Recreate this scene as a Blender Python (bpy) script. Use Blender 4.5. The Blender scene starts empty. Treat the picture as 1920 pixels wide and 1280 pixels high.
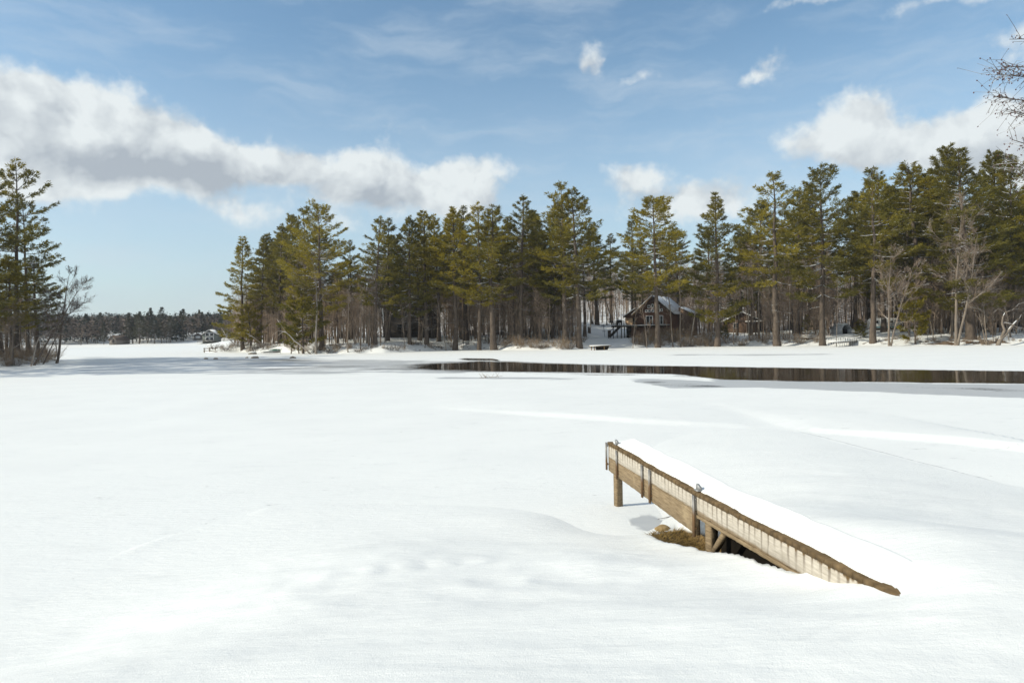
import bpy, math, random
import numpy as np
from mathutils import Vector, Matrix

random.seed(7)
RNG = np.random.default_rng(7)
S = bpy.context.scene
COL = S.collection
R = math.radians

# ------------------------------------------------------------------ camera
H = 2.9                                   # eye height above the lake ice
F = 1280.0                                # focal length in photo pixels (24 mm on 36 mm, 1920 px)
ROLL = 0.0175
CR, SR = math.cos(ROLL), math.sin(ROLL)
CX, CY = 960.0, 625.0
cam_d = bpy.data.cameras.new('camera'); cam = bpy.data.objects.new('camera', cam_d); COL.objects.link(cam)
cam_d.sensor_width = 36; cam_d.lens = 24; cam_d.shift_y = -15 / 1920
cam_d.clip_start = 0.1; cam_d.clip_end = 6000
_right = Vector((CR, 0, -SR)); _up = Vector((SR, 0, CR)); _back = Vector((0, -1, 0))
cam.matrix_world = Matrix(((_right.x, _up.x, _back.x, 0), (_right.y, _up.y, _back.y, 0), (_right.z, _up.z, _back.z, H), (0, 0, 0, 1)))
S.camera = cam

def ray(px, row):
    a, b = (px - CX) / F, -(row - CY) / F
    return a * CR + b * SR, -a * SR + b * CR          # world x and z per metre of depth
def at(px, row, d):
    x, z = ray(px, row); return Vector((x * d, d, H + z * d))
def on_plane(px, row, z=0.0):
    x, zz = ray(px, row); d = (z - H) / zz
    return Vector((x * d, d, z))
def project(x, y, z):                                  # numpy arrays -> photo pixel, row
    y = np.maximum(y, 0.05)
    wx, wz = x / y, (z - H) / y
    return CX + F * (wx * CR - wz * SR), CY - F * (wx * SR + wz * CR)

# ------------------------------------------------------------------ light
SUN_EL = R(33)
to_sun = Vector((-math.cos(SUN_EL) * 0.970, -math.cos(SUN_EL) * 0.243, math.sin(SUN_EL)))
sl = bpy.data.lights.new('sun', 'SUN'); sl.energy = 3.55; sl.angle = R(0.5); sl.color = (1.0, 0.95, 0.80)
so = bpy.data.objects.new('sun', sl); COL.objects.link(so)
so.rotation_euler = (-to_sun).to_track_quat('-Z', 'Y').to_euler(); so.location = (-30, -10, 60)

S.view_settings.view_transform = 'Standard'; S.view_settings.look = 'None'
S.view_settings.exposure = 0.28; S.view_settings.gamma = 1.0; S.view_settings.use_curve_mapping = False
S.cycles.use_denoising = True
try: S.cycles.denoiser = 'OPENIMAGEDENOISE'
except Exception: pass
S.cycles.max_bounces = 6; S.cycles.diffuse_bounces = 3; S.cycles.glossy_bounces = 3
S.cycles.transmission_bounces = 3; S.cycles.volume_bounces = 0; S.cycles.sample_clamp_indirect = 8

# ------------------------------------------------------------------ node helper
class NT:
    def __init__(s, tree): s.t = tree; s.t.nodes.clear()
    def n(s, typ, **kw):
        nd = s.t.nodes.new(typ)
        for k, v in kw.items():
            if k == 'ins':
                for kk, vv in v.items(): s.put(nd.inputs[kk], vv)
            else: setattr(nd, k, v)
        return nd
    def put(s, sock, v):
        if isinstance(v, bpy.types.NodeSocket): s.t.links.new(v, sock)
        elif isinstance(v, (tuple, list)) and sock.type == 'RGBA' and len(v) == 3: sock.default_value = (*v, 1)
        else: sock.default_value = v
    def m(s, op, a, b=0.0, c=0.0, clamp=False):
        nd = s.n('ShaderNodeMath', operation=op, use_clamp=clamp)
        s.put(nd.inputs[0], a); s.put(nd.inputs[1], b); s.put(nd.inputs[2], c); return nd.outputs[0]
    def v(s, op, a, b=(0, 0, 0), c=(0, 0, 0)):
        nd = s.n('ShaderNodeVectorMath', operation=op)
        s.put(nd.inputs[0], a)
        s.put(nd.inputs[1], b); s.put(nd.inputs[2], c)
        return nd.outputs['Value'] if op in ('LENGTH', 'DOT_PRODUCT', 'DISTANCE') else nd.outputs[0]
    def ss(s, x, a, b, lo=0.0, hi=1.0):
        nd = s.n('ShaderNodeMapRange', interpolation_type='SMOOTHSTEP')
        for i, q in enumerate((x, a, b, lo, hi)): s.put(nd.inputs[i], q)
        return nd.outputs[0]
    def lin(s, x, a, b, lo=0.0, hi=1.0):
        nd = s.n('ShaderNodeMapRange')
        for i, q in enumerate((x, a, b, lo, hi)): s.put(nd.inputs[i], q)
        return nd.outputs[0]
    def mix(s, f, a, b, blend='MIX'):
        nd = s.n('ShaderNodeMix', data_type='RGBA', blend_type=blend)
        s.put(nd.inputs[0], f); s.put(nd.inputs[6], a); s.put(nd.inputs[7], b); return nd.outputs[2]
    def noise(s, vec, scale, detail=3.0, rough=0.5, dist=0.0):
        nd = s.n('ShaderNodeTexNoise', ins={'Scale': scale, 'Detail': detail, 'Roughness': rough, 'Distortion': dist})
        if vec is not None: s.put(nd.inputs['Vector'], vec)
        return nd.outputs[0]

# ------------------------------------------------------------------ world: clear winter sky with cumulus
W = bpy.data.worlds.new('World'); S.world = W; W.use_nodes = True
w = NT(W.node_tree)
sky = w.n('ShaderNodeTexSky', sky_type='NISHITA', sun_disc=False, sun_elevation=SUN_EL,
          sun_rotation=math.atan2(to_sun.x, to_sun.y), altitude=100.0, air_density=1.0, dust_density=0.6, ozone_density=1.6)
tc = w.n('ShaderNodeTexCoord').outputs['Generated']
sep = w.n('ShaderNodeSeparateXYZ', ins={0: tc})
dx, dy, dz = sep.outputs
cu = w.m('ARCTAN2', dx, dy)
hyp = w.m('SQRT', w.m('ADD', w.m('MULTIPLY', dx, dx), w.m('MULTIPLY', dy, dy)))
cv = w.m('DIVIDE', dz, w.m('MAXIMUM', hyp, 0.02))
P0 = w.n('ShaderNodeCombineXYZ', ins={0: cu, 1: cv, 2: 0.0}).outputs[0]
# turbulent warp so that the cloud edges billow
nw = w.n('ShaderNodeTexNoise', ins={'Scale': 9.0, 'Detail': 5.0, 'Roughness': 0.55}); w.put(nw.inputs['Vector'], P0)
warp = w.v('MULTIPLY', w.v('SUBTRACT', nw.outputs['Color'], (0.5, 0.5, 0.5)), (0.085, 0.06, 0.0))
P = w.v('ADD', P0, warp)
def uv(px, row):
    x, z = ray(px, row); return math.atan(x), z / math.sqrt(x * x + 1)
def blob(px, row, rx, ry, amp, base=P):
    u, v_ = uv(px, row); su, sv = rx / F, ry / F
    q = w.v('MULTIPLY_ADD', base, (1 / su, 1 / sv, 0), (-u / su, -v_ / sv, 0))
    return w.ss(w.v('LENGTH', q), 1.0, 0.0, 0.0, amp)
def field(lst, base=P):
    acc = None
    for b in lst:
        o = blob(*b, base=base)
        acc = o if acc is None else w.m('ADD', acc, o)
    return acc
CLOUDS = [(-90, 230, 260, 150, 1.3), (60, 248, 240, 158, 1.4), (215, 262, 210, 140, 1.3), (330, 290, 195, 88, 1.2), (440, 306, 150, 62, .95),
          (540, 300, 120, 62, .9), (640, 328, 170, 78, 1.05), (770, 340, 185, 90, 1.1), (880, 355, 145, 92, 1.0), (700, 400, 340, 80, .62), (150, 322, 330, 50, .6),
          (385, 376, 90, 38, .7), (455, 392, 90, 36, .7), (765, 248, 110, 50, .62),
          (1605, 218, 112, 96, 1.15), (1552, 265, 130, 66, .9), (1700, 268, 150, 52, .6), (1830, 235, 150, 84, .9), (1960, 235, 160, 95, 1.0),
          (1120, 102, 60, 60, .64), (1105, 128, 70, 44, .46), (1200, 145, 90, 40, .60), (1455, 122, 80, 48, .72), (1405, 142, 60, 17, .45),
          (1205, 325, 120, 52, 1.0), (1330, 382, 170, 76, .95), (1200, 385, 220, 66, .7), (1780, 0, 300, 30, .7), (1560, -4, 140, 20, .7), (962, -3, 50, 18, .8),
          (1915, 80, 90, 70, .8), (1900, 330, 200, 66, .6), (1740, 285, 330, 95, .42), (1480, 190, 80, 34, .4), (1350, 232, 100, 30, .33)]
SHADES = [(60, 268, 220, 60, .55), (300, 318, 260, 62, .85), (400, 335, 170, 44, .5), (700, 372, 180, 50, .6), (930, 392, 100, 64, .5), (1690, 292, 240, 50, .5),
          (1250, 362, 110, 30, .5), (1880, 296, 140, 46, .4), (640, 352, 100, 44, .3)]
dens = field(CLOUDS)
def puff(vec, scale):
    vn = w.n('ShaderNodeTexVoronoi', feature='SMOOTH_F1', voronoi_dimensions='2D', ins={'Scale': scale, 'Detail': 3.0, 'Roughness': 0.55, 'Lacunarity': 2.2, 'Smoothness': 0.6})
    w.put(vn.inputs['Vector'], vec); return w.m('SUBTRACT', 0.55, vn.outputs['Distance'])
pf = puff(P, 10.0); pf_sun = puff(w.v('ADD', P, (-0.016, 0.022, 0)), 10.0)
n2 = w.noise(P0, 26.0, 7.0, 0.58)
n3 = w.noise(P0, 70.0, 4.0, 0.6)
d_ = w.m('ADD', dens, w.m('MULTIPLY', w.m('SUBTRACT', n2, 0.5), 0.70))
d_ = w.m('ADD', d_, w.m('MULTIPLY', pf, 0.58))
d_ = w.m('ADD', d_, w.m('MULTIPLY', w.m('SUBTRACT', n3, 0.5), 0.5))
cover = w.ss(d_, 0.16, 0.92, 0.0, 0.95)
# the side of each billow turned to the sun is brighter: difference of density towards the light
Psun = w.v('ADD', P, (-0.022, 0.026, 0.0))
lit = w.m('SUBTRACT', w.noise(P0, 13.0, 6.0, 0.55), w.noise(w.v('ADD', P0, (-0.02, 0.03, 0)), 13.0, 6.0, 0.55))
shade = w.m('MULTIPLY', field(SHADES), w.lin(n2, 0.3, 0.7, 0.65, 1.25))
shade = w.m('ADD', shade, w.m('MULTIPLY', w.m('SUBTRACT', pf_sun, pf), 0.75))
shade = w.m('SUBTRACT', w.m('ADD', shade, 0.10), w.m('MULTIPLY', lit, 1.6), clamp=True)
ccol = w.mix(w.m('MINIMUM', shade, 1.0), (0.70, 0.74, 0.745), (0.36, 0.40, 0.445))
skycol = w.mix(1.0, sky.outputs[0], (0.121, 0.137, 0.131), 'MULTIPLY')
# thin high veil that whitens the lower sky
veil = w.ss(cv, 0.46, 0.0, 0.0, 0.62)
veil = w.m('MULTIPLY', veil, w.lin(w.noise(w.v('MULTIPLY', P0, (1, 2.4, 1)), 4.0, 4.0), 0.3, 0.7, 0.75, 1.2))
skyv = w.mix(veil, skycol, (0.475, 0.555, 0.645))
cirrus = w.m('MULTIPLY', w.ss(w.noise(w.v('MULTIPLY', w.v('ADD', P0, warp), (0.8, 3.2, 1)), 5.0, 6.0, 0.6), 0.42, 0.75), 0.34)
skyv = w.mix(cirrus, skyv, (0.56, 0.63, 0.69))
final = w.mix(cover, skyv, ccol)
deck = w.m('MULTIPLY', w.ss(w.m('SUBTRACT', w.m('MULTIPLY', dz, 0.75), dy), -0.20, 0.35), w.ss(w.noise(tc, 2.6, 5.0, 0.6), 0.40, 0.58))  # unseen bright clouds behind and overhead, added as fill light for the trees
final = w.mix(w.m('MULTIPLY', deck, 0.9), final, (0.52, 0.545, 0.57))
bg = w.n('ShaderNodeBackground', ins={'Color': final, 'Strength': 1.0})
w.t.links.new(bg.outputs[0], w.n('ShaderNodeOutputWorld').inputs[0])
W.cycles.sampling_method = 'MANUAL'; W.cycles.sample_map_resolution = 512

# ------------------------------------------------------------------ general mesh helpers
def smooth01(a, b, x):
    t = np.clip((x - a) / (b - a), 0, 1); return t * t * (3 - 2 * t)
def _hash(ix, iy, seed):
    n = (ix.astype(np.int64) * 374761393 + iy.astype(np.int64) * 668265263 + seed * 974711) & 0x7fffffff
    n = ((n ^ (n >> 13)) * 1274126177) & 0x7fffffff
    return ((n ^ (n >> 16)) & 0xffff) / 65535.0
def vnoise(x, y, seed=0):
    x = np.asarray(x, float); y = np.asarray(y, float)
    ix, iy = np.floor(x), np.floor(y); fx, fy = x - ix, y - iy
    fx = fx * fx * fx * (fx * (fx * 6 - 15) + 10); fy = fy * fy * fy * (fy * (fy * 6 - 15) + 10)
    a, b, c, d = _hash(ix, iy, seed), _hash(ix + 1, iy, seed), _hash(ix, iy + 1, seed), _hash(ix + 1, iy + 1, seed)
    return (a * (1 - fx) + b * fx) * (1 - fy) + (c * (1 - fx) + d * fx) * fy - 0.5
def fbm(x, y, seed=0, o=4):
    s = 0; a = 1
    for i in range(o):
        s = s + a * vnoise(x * 2 ** i + 17.3 * i, y * 2 ** i - 9.1 * i, seed + i); a *= 0.5
    return s

def new_mesh(name, V, faces, mats, midx=None, smooth=False):
    """faces: list of int arrays (n,k)"""
    V = np.asarray(V, dtype=np.float32).reshape(-1, 3)
    me = bpy.data.meshes.new(name)
    me.vertices.add(len(V)); me.vertices.foreach_set('co', V.ravel())
    faces = [np.asarray(f, dtype=np.int32) for f in faces if len(f)]
    tot = sum(f.size for f in faces); npoly = sum(len(f) for f in faces)
    me.loops.add(tot); me.polygons.add(npoly)
    me.loops.foreach_set('vertex_index', np.concatenate([f.ravel() for f in faces]))
    sizes = np.concatenate([np.full(len(f), f.shape[1]) for f in faces])
    starts = np.concatenate([[0], np.cumsum(sizes)[:-1]]).astype(np.int32)
    me.polygons.foreach_set('loop_start', starts)
    if midx is not None: me.polygons.foreach_set('material_index', np.asarray(midx, dtype=np.int32))
    if smooth: me.polygons.foreach_set('use_smooth', np.ones(npoly, dtype=bool))
    for m in mats: me.materials.append(m)
    me.update(calc_edges=True); me.validate()
    return me

class MB:
    """collects boxes, bars and tubes into one mesh"""
    def __init__(s): s.V = []; s.F = {}; s.n = 0
    def add(s, V, faces, mi=0):
        V = np.asarray(V, float).reshape(-1, 3)
        for f in faces: s.F.setdefault((len(f), mi), []).append([i + s.n for i in f])
        s.V.append(V); s.n += len(V)
    def addn(s, V, arr, mi=0):
        V = np.asarray(V, float).reshape(-1, 3)
        s.F.setdefault((arr.shape[1], mi), []).extend((arr + s.n).tolist()); s.V.append(V); s.n += len(V)
    def box(s, c, size, M=None, mi=0, bev=0.0):
        x, y, z = [q / 2 for q in size]
        V = np.array([[a * x, b * y, e * z] for a in (-1, 1) for b in (-1, 1) for e in (-1, 1)])
        if M is not None: V = V @ np.array(M.to_3x3()).T
        s.add(V + np.array(c), [(0, 1, 3, 2), (4, 6, 7, 5), (0, 4, 5, 1), (2, 3, 7, 6), (0, 2, 6, 4), (1, 5, 7, 3)], mi)
    def hull(s, prof, axis_a, axis_b, mi=0):
        """prism: polygon prof (list of 3-D points) swept from offset axis_a to axis_b"""
        prof = np.array(prof, float); n = len(prof)
        V = np.vstack([prof + np.array(axis_a), prof + np.array(axis_b)])
        fs = [tuple(range(n))[::-1], tuple(range(n, 2 * n))] + [(i, (i + 1) % n, n + (i + 1) % n, n + i) for i in range(n)]
        s.add(V, fs, mi)
    def tube(s, pts, rad, sides=6, mi=0, cap=True):
        V, Fq = tube(pts, rad, sides)
        s.addn(V, Fq, mi)
        if cap:
            b = s.n - len(V)
            s.F.setdefault((sides, mi), []).append([b + i for i in range(sides)][::-1])
            s.F.setdefault((sides, mi), []).append([b + len(V) - sides + i for i in range(sides)])
    def bar(s, a, b, wx, wy, mi=0):
        a, b = Vector(a), Vector(b); d = b - a
        M = d.to_track_quat('Z', 'Y').to_matrix()
        s.box((a + b) / 2, (wx, wy, d.length), M, mi)
    def mesh(s, name, mats, smooth=False):
        fs, mi = [], []
        for (k, m), f in s.F.items(): fs.append(np.array(f)); mi += [m] * len(f)
        return new_mesh(name, np.vstack(s.V), fs, mats, mi, smooth)

def tube(pts, rad, sides=4):
    pts = np.asarray(pts, float); n = len(pts); rad = np.broadcast_to(np.asarray(rad, float), (n,))
    t = np.gradient(pts, axis=0); t /= np.linalg.norm(t, axis=1)[:, None] + 1e-9
    ref = np.array([0.0, 0, 1]) if abs(t[0][2]) < 0.85 else np.array([1.0, 0, 0])
    u = np.cross(t, ref); u /= np.linalg.norm(u, axis=1)[:, None] + 1e-9
    v = np.cross(t, u)
    ang = np.arange(sides) / sides * 2 * np.pi + 0.4
    V = pts[:, None, :] + rad[:, None, None] * (np.cos(ang)[None, :, None] * u[:, None, :] + np.sin(ang)[None, :, None] * v[:, None, :])
    i = np.arange(n - 1)[:, None] * sides; j = np.arange(sides)[None, :]; j2 = (j + 1) % sides
    Fq = np.stack([i + j, i + j2, i + sides + j2, i + sides + j], -1).reshape(-1, 4)
    return V.reshape(-1, 3), Fq

def link(name, data, parent=None, loc=None):
    o = bpy.data.objects.new(name, data); COL.objects.link(o)
    if parent is not None: o.parent = parent
    if loc is not None: o.location = loc
    return o
def tag(o, label=None, cat=None, group=None, kind=None):
    if label: o['label'] = label
    if cat: o['category'] = cat
    if group: o['group'] = group
    if kind: o['kind'] = kind
    return o
def empty(name, loc, rz=0.0, label=None, cat=None, group=None):
    o = link(name, None, loc=loc); o.rotation_euler = (0, 0, rz); o.empty_display_size = 0.3
    return tag(o, label, cat, group)

# ------------------------------------------------------------------ materials
def mat(name):
    m = bpy.data.materials.new(name); m.use_nodes = True; return m, NT(m.node_tree)
def out(n, shader): n.t.links.new(shader, n.n('ShaderNodeOutputMaterial').inputs[0])
def principled(n, col, rough=0.7, spec=0.3, normal=None, metallic=0.0):
    b = n.n('ShaderNodeBsdfPrincipled'); n.put(b.inputs['Base Color'], col); n.put(b.inputs['Roughness'], rough)
    n.put(b.inputs['Specular IOR Level'], spec); n.put(b.inputs['Metallic'], metallic)
    if normal is not None: n.put(b.inputs['Normal'], normal)
    return b.outputs[0]
def bump(n, h, strength=0.3, dist=0.02):
    return n.n('ShaderNodeBump', ins={'Strength': strength, 'Distance': dist, 'Height': h}).outputs[0]

SNOW = (0.83, 0.85, 0.865)
def snow_color(n, pos):
    a = n.noise(pos, 0.35, 4.0)
    c_ = n.noise(n.v('MULTIPLY', n.v('ADD', pos, n.v('MULTIPLY', n.n('ShaderNodeCombineXYZ', ins={0: a, 1: a, 2: 0.0}).outputs[0], (2.0, 3.0, 0.0))), (0.5, 2.2, 1.0)), 1.4, 6.0, 0.62)
    cr = n.mix(n.lin(a, 0.3, 0.7), (0.815, 0.82, 0.805), (0.855, 0.86, 0.84))
    return n.mix(n.m('MULTIPLY', n.ss(c_, 0.52, 0.72), 0.45), cr, (0.735, 0.745, 0.735))
def snow_height(n, pos):
    g = n.m('ADD', n.m('MULTIPLY', n.noise(pos, 90.0, 3.0, .7), 0.9), n.m('MULTIPLY', n.noise(pos, 17.0, 3.0), 0.5)); s = n.noise(n.v('MULTIPLY', pos, (1.6, 5.0, 3.0)), 2.2, 4.0, 0.6)
    return n.m('ADD', n.m('MULTIPLY', g, 0.35), n.m('MULTIPLY', s, 1.0))

def mat_snow():
    m, n = mat('snow'); pos = n.n('ShaderNodeNewGeometry').outputs['Position']
    out(n, principled(n, snow_color(n, pos), 0.6, 0.25, bump(n, snow_height(n, pos), 0.30, 0.02))); return m
M_SNOW = mat_snow()

def mat_ground():
    m, n = mat('snowy_ground'); pos = n.n('ShaderNodeNewGeometry').outputs['Position']
    at_l = n.n('ShaderNodeAttribute', attribute_name='litter').outputs['Fac']
    at_g = n.n('ShaderNodeAttribute', attribute_name='grass').outputs['Fac']
    base = snow_color(n, pos)
    nz = n.noise(pos, 0.9, 6.0, 0.65)
    nf = n.noise(pos, 7.0, 4.0, 0.6)
    lm = n.ss(n.m('ADD', n.m('ADD', at_l, n.m('MULTIPLY', n.m('SUBTRACT', nz, 0.5), 1.8)), n.m('MULTIPLY', n.m('SUBTRACT', nf, 0.5), 0.9)), 0.50, 0.66)
    litter = n.mix(nf, (0.055, 0.032, 0.018), (0.17, 0.10, 0.05))
    col = n.mix(lm, base, litter)
    gz = n.noise(n.v('MULTIPLY', pos, (1, 1, 1)), 26.0, 5.0, 0.7)
    gcol = n.mix(n.ss(gz, 0.35, 0.65), (0.05, 0.03, 0.012), (0.24, 0.155, 0.055))
    col = n.mix(n.ss(at_g, 0.35, 0.6), col, gcol)
    hh = n.m('ADD', snow_height(n, pos), n.m('MULTIPLY', n.m('MULTIPLY', at_g, gz), 3.0))
    out(n, principled(n, col, 0.65, 0.22, bump(n, hh, 0.8, 0.02))); return m

def mat_lake():
    m, n = mat('lake_ice_and_snow'); pos = n.n('ShaderNodeNewGeometry').outputs['Position']
    A = lambda a: n.n('ShaderNodeAttribute', attribute_name=a).outputs['Fac']
    wat, ice, slush = A('open_water'), A('grey_ice'), A('slush')
    st = n.noise(n.v('MULTIPLY', pos, (0.28, 1.0, 1)), 0.55, 6.0, 0.62)       # wind-drawn streaks
    st2 = n.noise(n.v('MULTIPLY', pos, (0.5, 1.5, 1)), 2.2, 5.0, 0.65)
    sp = n.noise(pos, 9.0, 4.0, 0.7)
    base = snow_color(n, pos)
    icem = n.ss(n.m('ADD', ice, n.m('ADD', n.m('MULTIPLY', n.m('SUBTRACT', st, 0.5), 1.7), n.m('MULTIPLY', n.m('SUBTRACT', st2, 0.5), 0.5))), 0.40, 0.62)
    icec = n.mix(st2, (0.42, 0.435, 0.45), (0.60, 0.60, 0.595))
    col = n.mix(icem, base, icec)
    sl_ = n.ss(n.m('ADD', slush, n.m('ADD', n.m('MULTIPLY', n.m('SUBTRACT', st, 0.5), 1.5), n.m('MULTIPLY', n.m('SUBTRACT', sp, 0.5), 0.9))), 0.52, 0.70)
    col = n.mix(sl_, col, n.mix(sp, (0.05, 0.045, 0.04), (0.22, 0.21, 0.20)))
    # one long hairline crack in the ice
    a, b = on_plane(1482, 804), on_plane(1990, 934)
    d = (b - a); L = d.length; d.normalize()
    rel = n.v('SUBTRACT', pos, (a.x, a.y, 0)); nrm = (-d.y, d.x, 0)
    wob = n.m('MULTIPLY', n.m('SUBTRACT', n.noise(pos, 1.3, 4.0), 0.5), 0.16)
    dist = n.m('ABSOLUTE', n.m('ADD', n.v('DOT_PRODUCT', rel, nrm), wob))
    along = n.v('DOT_PRODUCT', rel, (d.x, d.y, 0))
    crack = n.m('MULTIPLY', n.ss(dist, 0.045, 0.012), n.m('MULTIPLY', n.ss(along, 0, 1.0), n.ss(along, L, L - 1.0)))
    col = n.mix(n.m('MULTIPLY', crack, n.lin(sp, 0.35, 0.6, 0.15, 0.7)), col, (0.33, 0.34, 0.36))
    wm = n.ss(n.m('ADD', n.m('ADD', wat, n.m('MULTIPLY', n.m('SUBTRACT', st2, 0.5), 0.7)), n.m('ADD', n.m('MULTIPLY', n.m('SUBTRACT', st, 0.5), 1.3), n.m('MULTIPLY', n.m('SUBTRACT', sp, 0.5), 0.7))), 0.44, 0.56)
    rag = n.m('ADD', n.m('MULTIPLY', n.m('SUBTRACT', st2, 0.5), 1.1), n.m('MULTIPLY', n.m('SUBTRACT', sp, 0.5), 0.9))
    col = n.mix(n.ss(n.m('ADD', wat, rag), 0.16, 0.44, 0.0, 0.85), col, n.mix(sp, (0.12, 0.115, 0.11), (0.42, 0.42, 0.41)))
    hh = n.m('MULTIPLY', snow_height(n, pos), n.m('SUBTRACT', 1.0, n.m('MULTIPLY', icem, 0.8)))
    snow = principled(n, col, n.lin(icem, 0, 1, 0.62, 0.42), 0.25, bump(n, hh, 0.6, 0.02))
    rip = bump(n, n.noise(n.v('MULTIPLY', pos, (1.2, 0.5, 1)), 1.5, 2.0), 0.02, 0.02)
    water = principled(n, (0.035, 0.026, 0.016), 0.07, 0.5, rip)
    mx = n.n('ShaderNodeMixShader', ins={0: wm, 1: snow, 2: water})
    out(n, mx.outputs[0]); return m

def mat_bark(name, c0, c1, scale=3.0, snow=0.0, snow_t=0.45, stretch=(1, 1, 0.25)):
    m, n = mat(name)
    g = n.n('ShaderNodeNewGeometry'); pos = n.n('ShaderNodeTexCoord').outputs['Object']
    a = n.noise(n.v('MULTIPLY', pos, stretch), scale * 2.2, 5.0, 0.65)
    info = n.n('ShaderNodeObjectInfo').outputs['Random']
    col = n.mix(n.lin(a, 0.3, 0.7), c0, c1)
    col = n.mix(n.lin(info, 0, 1, 0.0, 0.45), col, n.mix(0.5, col, (c1[0] * 1.25, c1[1] * 1.2, c1[2] * 1.2)))
    if snow > 0:
        nz = n.n('ShaderNodeSeparateXYZ', ins={0: g.outputs['Normal']}).outputs[2]
        k = n.m('MULTIPLY', n.ss(nz, snow_t, snow_t + 0.3), n.ss(n.noise(pos, 0.8, 3.0), 0.62 - snow * 0.35, 0.70 - snow * 0.35))
        col = n.mix(k, col, (0.78, 0.80, 0.82))
    out(n, principled(n, col, 0.85, 0.15, bump(n, a, 0.5, 0.03))); return m

def mat_needles(name, dark, light, yellow):
    m, n = mat(name)
    pos = n.n('ShaderNodeTexCoord').outputs['Object']
    info = n.n('ShaderNodeObjectInfo').outputs['Random']
    a = n.noise(pos, 0.55, 4.0, 0.6); b = n.noise(n.v('ADD', pos, (31, 7, 3)), 0.22, 2.0)
    col = n.mix(n.ss(a, 0.34, 0.66), dark, light)
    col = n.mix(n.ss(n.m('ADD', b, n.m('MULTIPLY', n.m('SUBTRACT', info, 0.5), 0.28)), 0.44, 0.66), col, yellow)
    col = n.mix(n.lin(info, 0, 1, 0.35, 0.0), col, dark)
    d = principled(n, col, 0.55, 0.25)
    t = n.n('ShaderNodeBsdfTranslucent', ins={'Color': n.mix(0.5, col, yellow)})
    mx = n.n('ShaderNodeMixShader', ins={0: 0.42, 1: d, 2: t.outputs[0]})
    out(n, mx.outputs[0]); return m

def mat_plain(name, col, rough=0.6, spec=0.3, metallic=0.0, var=0.25, scale=4.0, stretch=(1, 1, 1)):
    m, n = mat(name); pos = n.n('ShaderNodeTexCoord').outputs['Object']
    a = n.noise(n.v('MULTIPLY', pos, stretch), scale, 5.0, 0.6)
    lo = tuple(c * (1 - var) for c in col); hi = tuple(min(1, c * (1 + var)) for c in col)
    out(n, principled(n, n.mix(n.lin(a, 0.3, 0.7), lo, hi), rough, spec, bump(n, a, 0.15, 0.01), metallic)); return m

M_GROUND, M_LAKE = mat_ground(), mat_lake()
M_PBARK = mat_bark('pine_bark', (0.050, 0.039, 0.031), (0.150, 0.118, 0.092), 2.0)
M_PTWIG = mat_bark('pine_branch', (0.06, 0.047, 0.037), (0.15, 0.125, 0.10), 2.0, 0.55)
M_BBARK = mat_bark('bare_bark', (0.11, 0.088, 0.070), (0.24, 0.20, 0.16), 2.0, 0.55)
M_DBARK = mat_bark('dark_bark', (0.065, 0.05, 0.04), (0.16, 0.128, 0.10), 2.0, 0.35)
M_TWIG = mat_bark('bare_twig', (0.14, 0.104, 0.078), (0.30, 0.23, 0.17), 2.0, 0.42)
M_BIRCH = mat_bark('birch_bark', (0.17, 0.145, 0.12), (0.38, 0.335, 0.285), 1.5, 0.5, 0.35)
M_SHRUB = mat_bark('shrub_twig', (0.14, 0.095, 0.06), (0.36, 0.265, 0.17), 2.0, 0.45, 0.5)
M_NEED = mat_needles('pine_needles', (0.088, 0.083, 0.020), (0.215, 0.186, 0.031), (0.335, 0.268, 0.031))
M_NEEDD = mat_needles('dark_needles', (0.070, 0.072, 0.024), (0.168, 0.152, 0.033), (0.27, 0.22, 0.033))
M_NEEDF = mat_needles('far_needles', (0.022, 0.027, 0.018), (0.045, 0.048, 0.026), (0.07, 0.066, 0.028))
M_NEEDY = mat_needles('young_needles', (0.065, 0.066, 0.010), (0.165, 0.145, 0.014), (0.24, 0.195, 0.018))

# ------------------------------------------------------------------ terrain
# far / main shoreline: photo column -> distance of the water's edge
SH_PX = np.array([385, 392, 450, 540, 640, 720, 800, 860, 950, 1050, 1090, 1130, 1200, 1300, 1450, 1550, 1650, 1750, 1850, 1920, 2100, 2600, 4200], float)
SH_D = np.array([150, 143, 142, 128, 116, 114, 122, 130, 120, 115, 119, 124, 122, 121, 117, 113, 107, 102, 99, 97, 94, 90, 80], float)
FAR_D = 297.0
AZ_TIP = (388 - CX) / F
def shore_sd(x, y):
    """distance inland of the main shore (positive = land)"""
    ys = np.maximum(y, 1.0); t = x / ys; px = CX + F * t
    ds = np.interp(px, SH_PX, SH_D) + 2.2 * vnoise(x * 0.09, y * 0.02, 3) + 0.8 * vnoise(x * 0.4, y * 0.1, 4)
    main = np.minimum(y - ds, (t - AZ_TIP) * ys + 2.0 * vnoise(y * 0.06, 0 * y, 5))
    far = y - (FAR_D + 6 * vnoise(x * 0.03, y * 0.0, 6))
    return main, far
LB_Y = np.array([-60, 0, 18, 30, 45, 57, 66, 77, 92, 104, 112, 125, 150], float)
LB_X = np.array([-70, -66, -60, -56, -54.5, -55, -56.5, -58, -63, -68.5, -78, -100, -160], float)
def left_sd(x, y):
    return np.interp(y, LB_Y, LB_X) - x + 1.4 * vnoise(x * 0.1, y * 0.14, 8)

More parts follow.
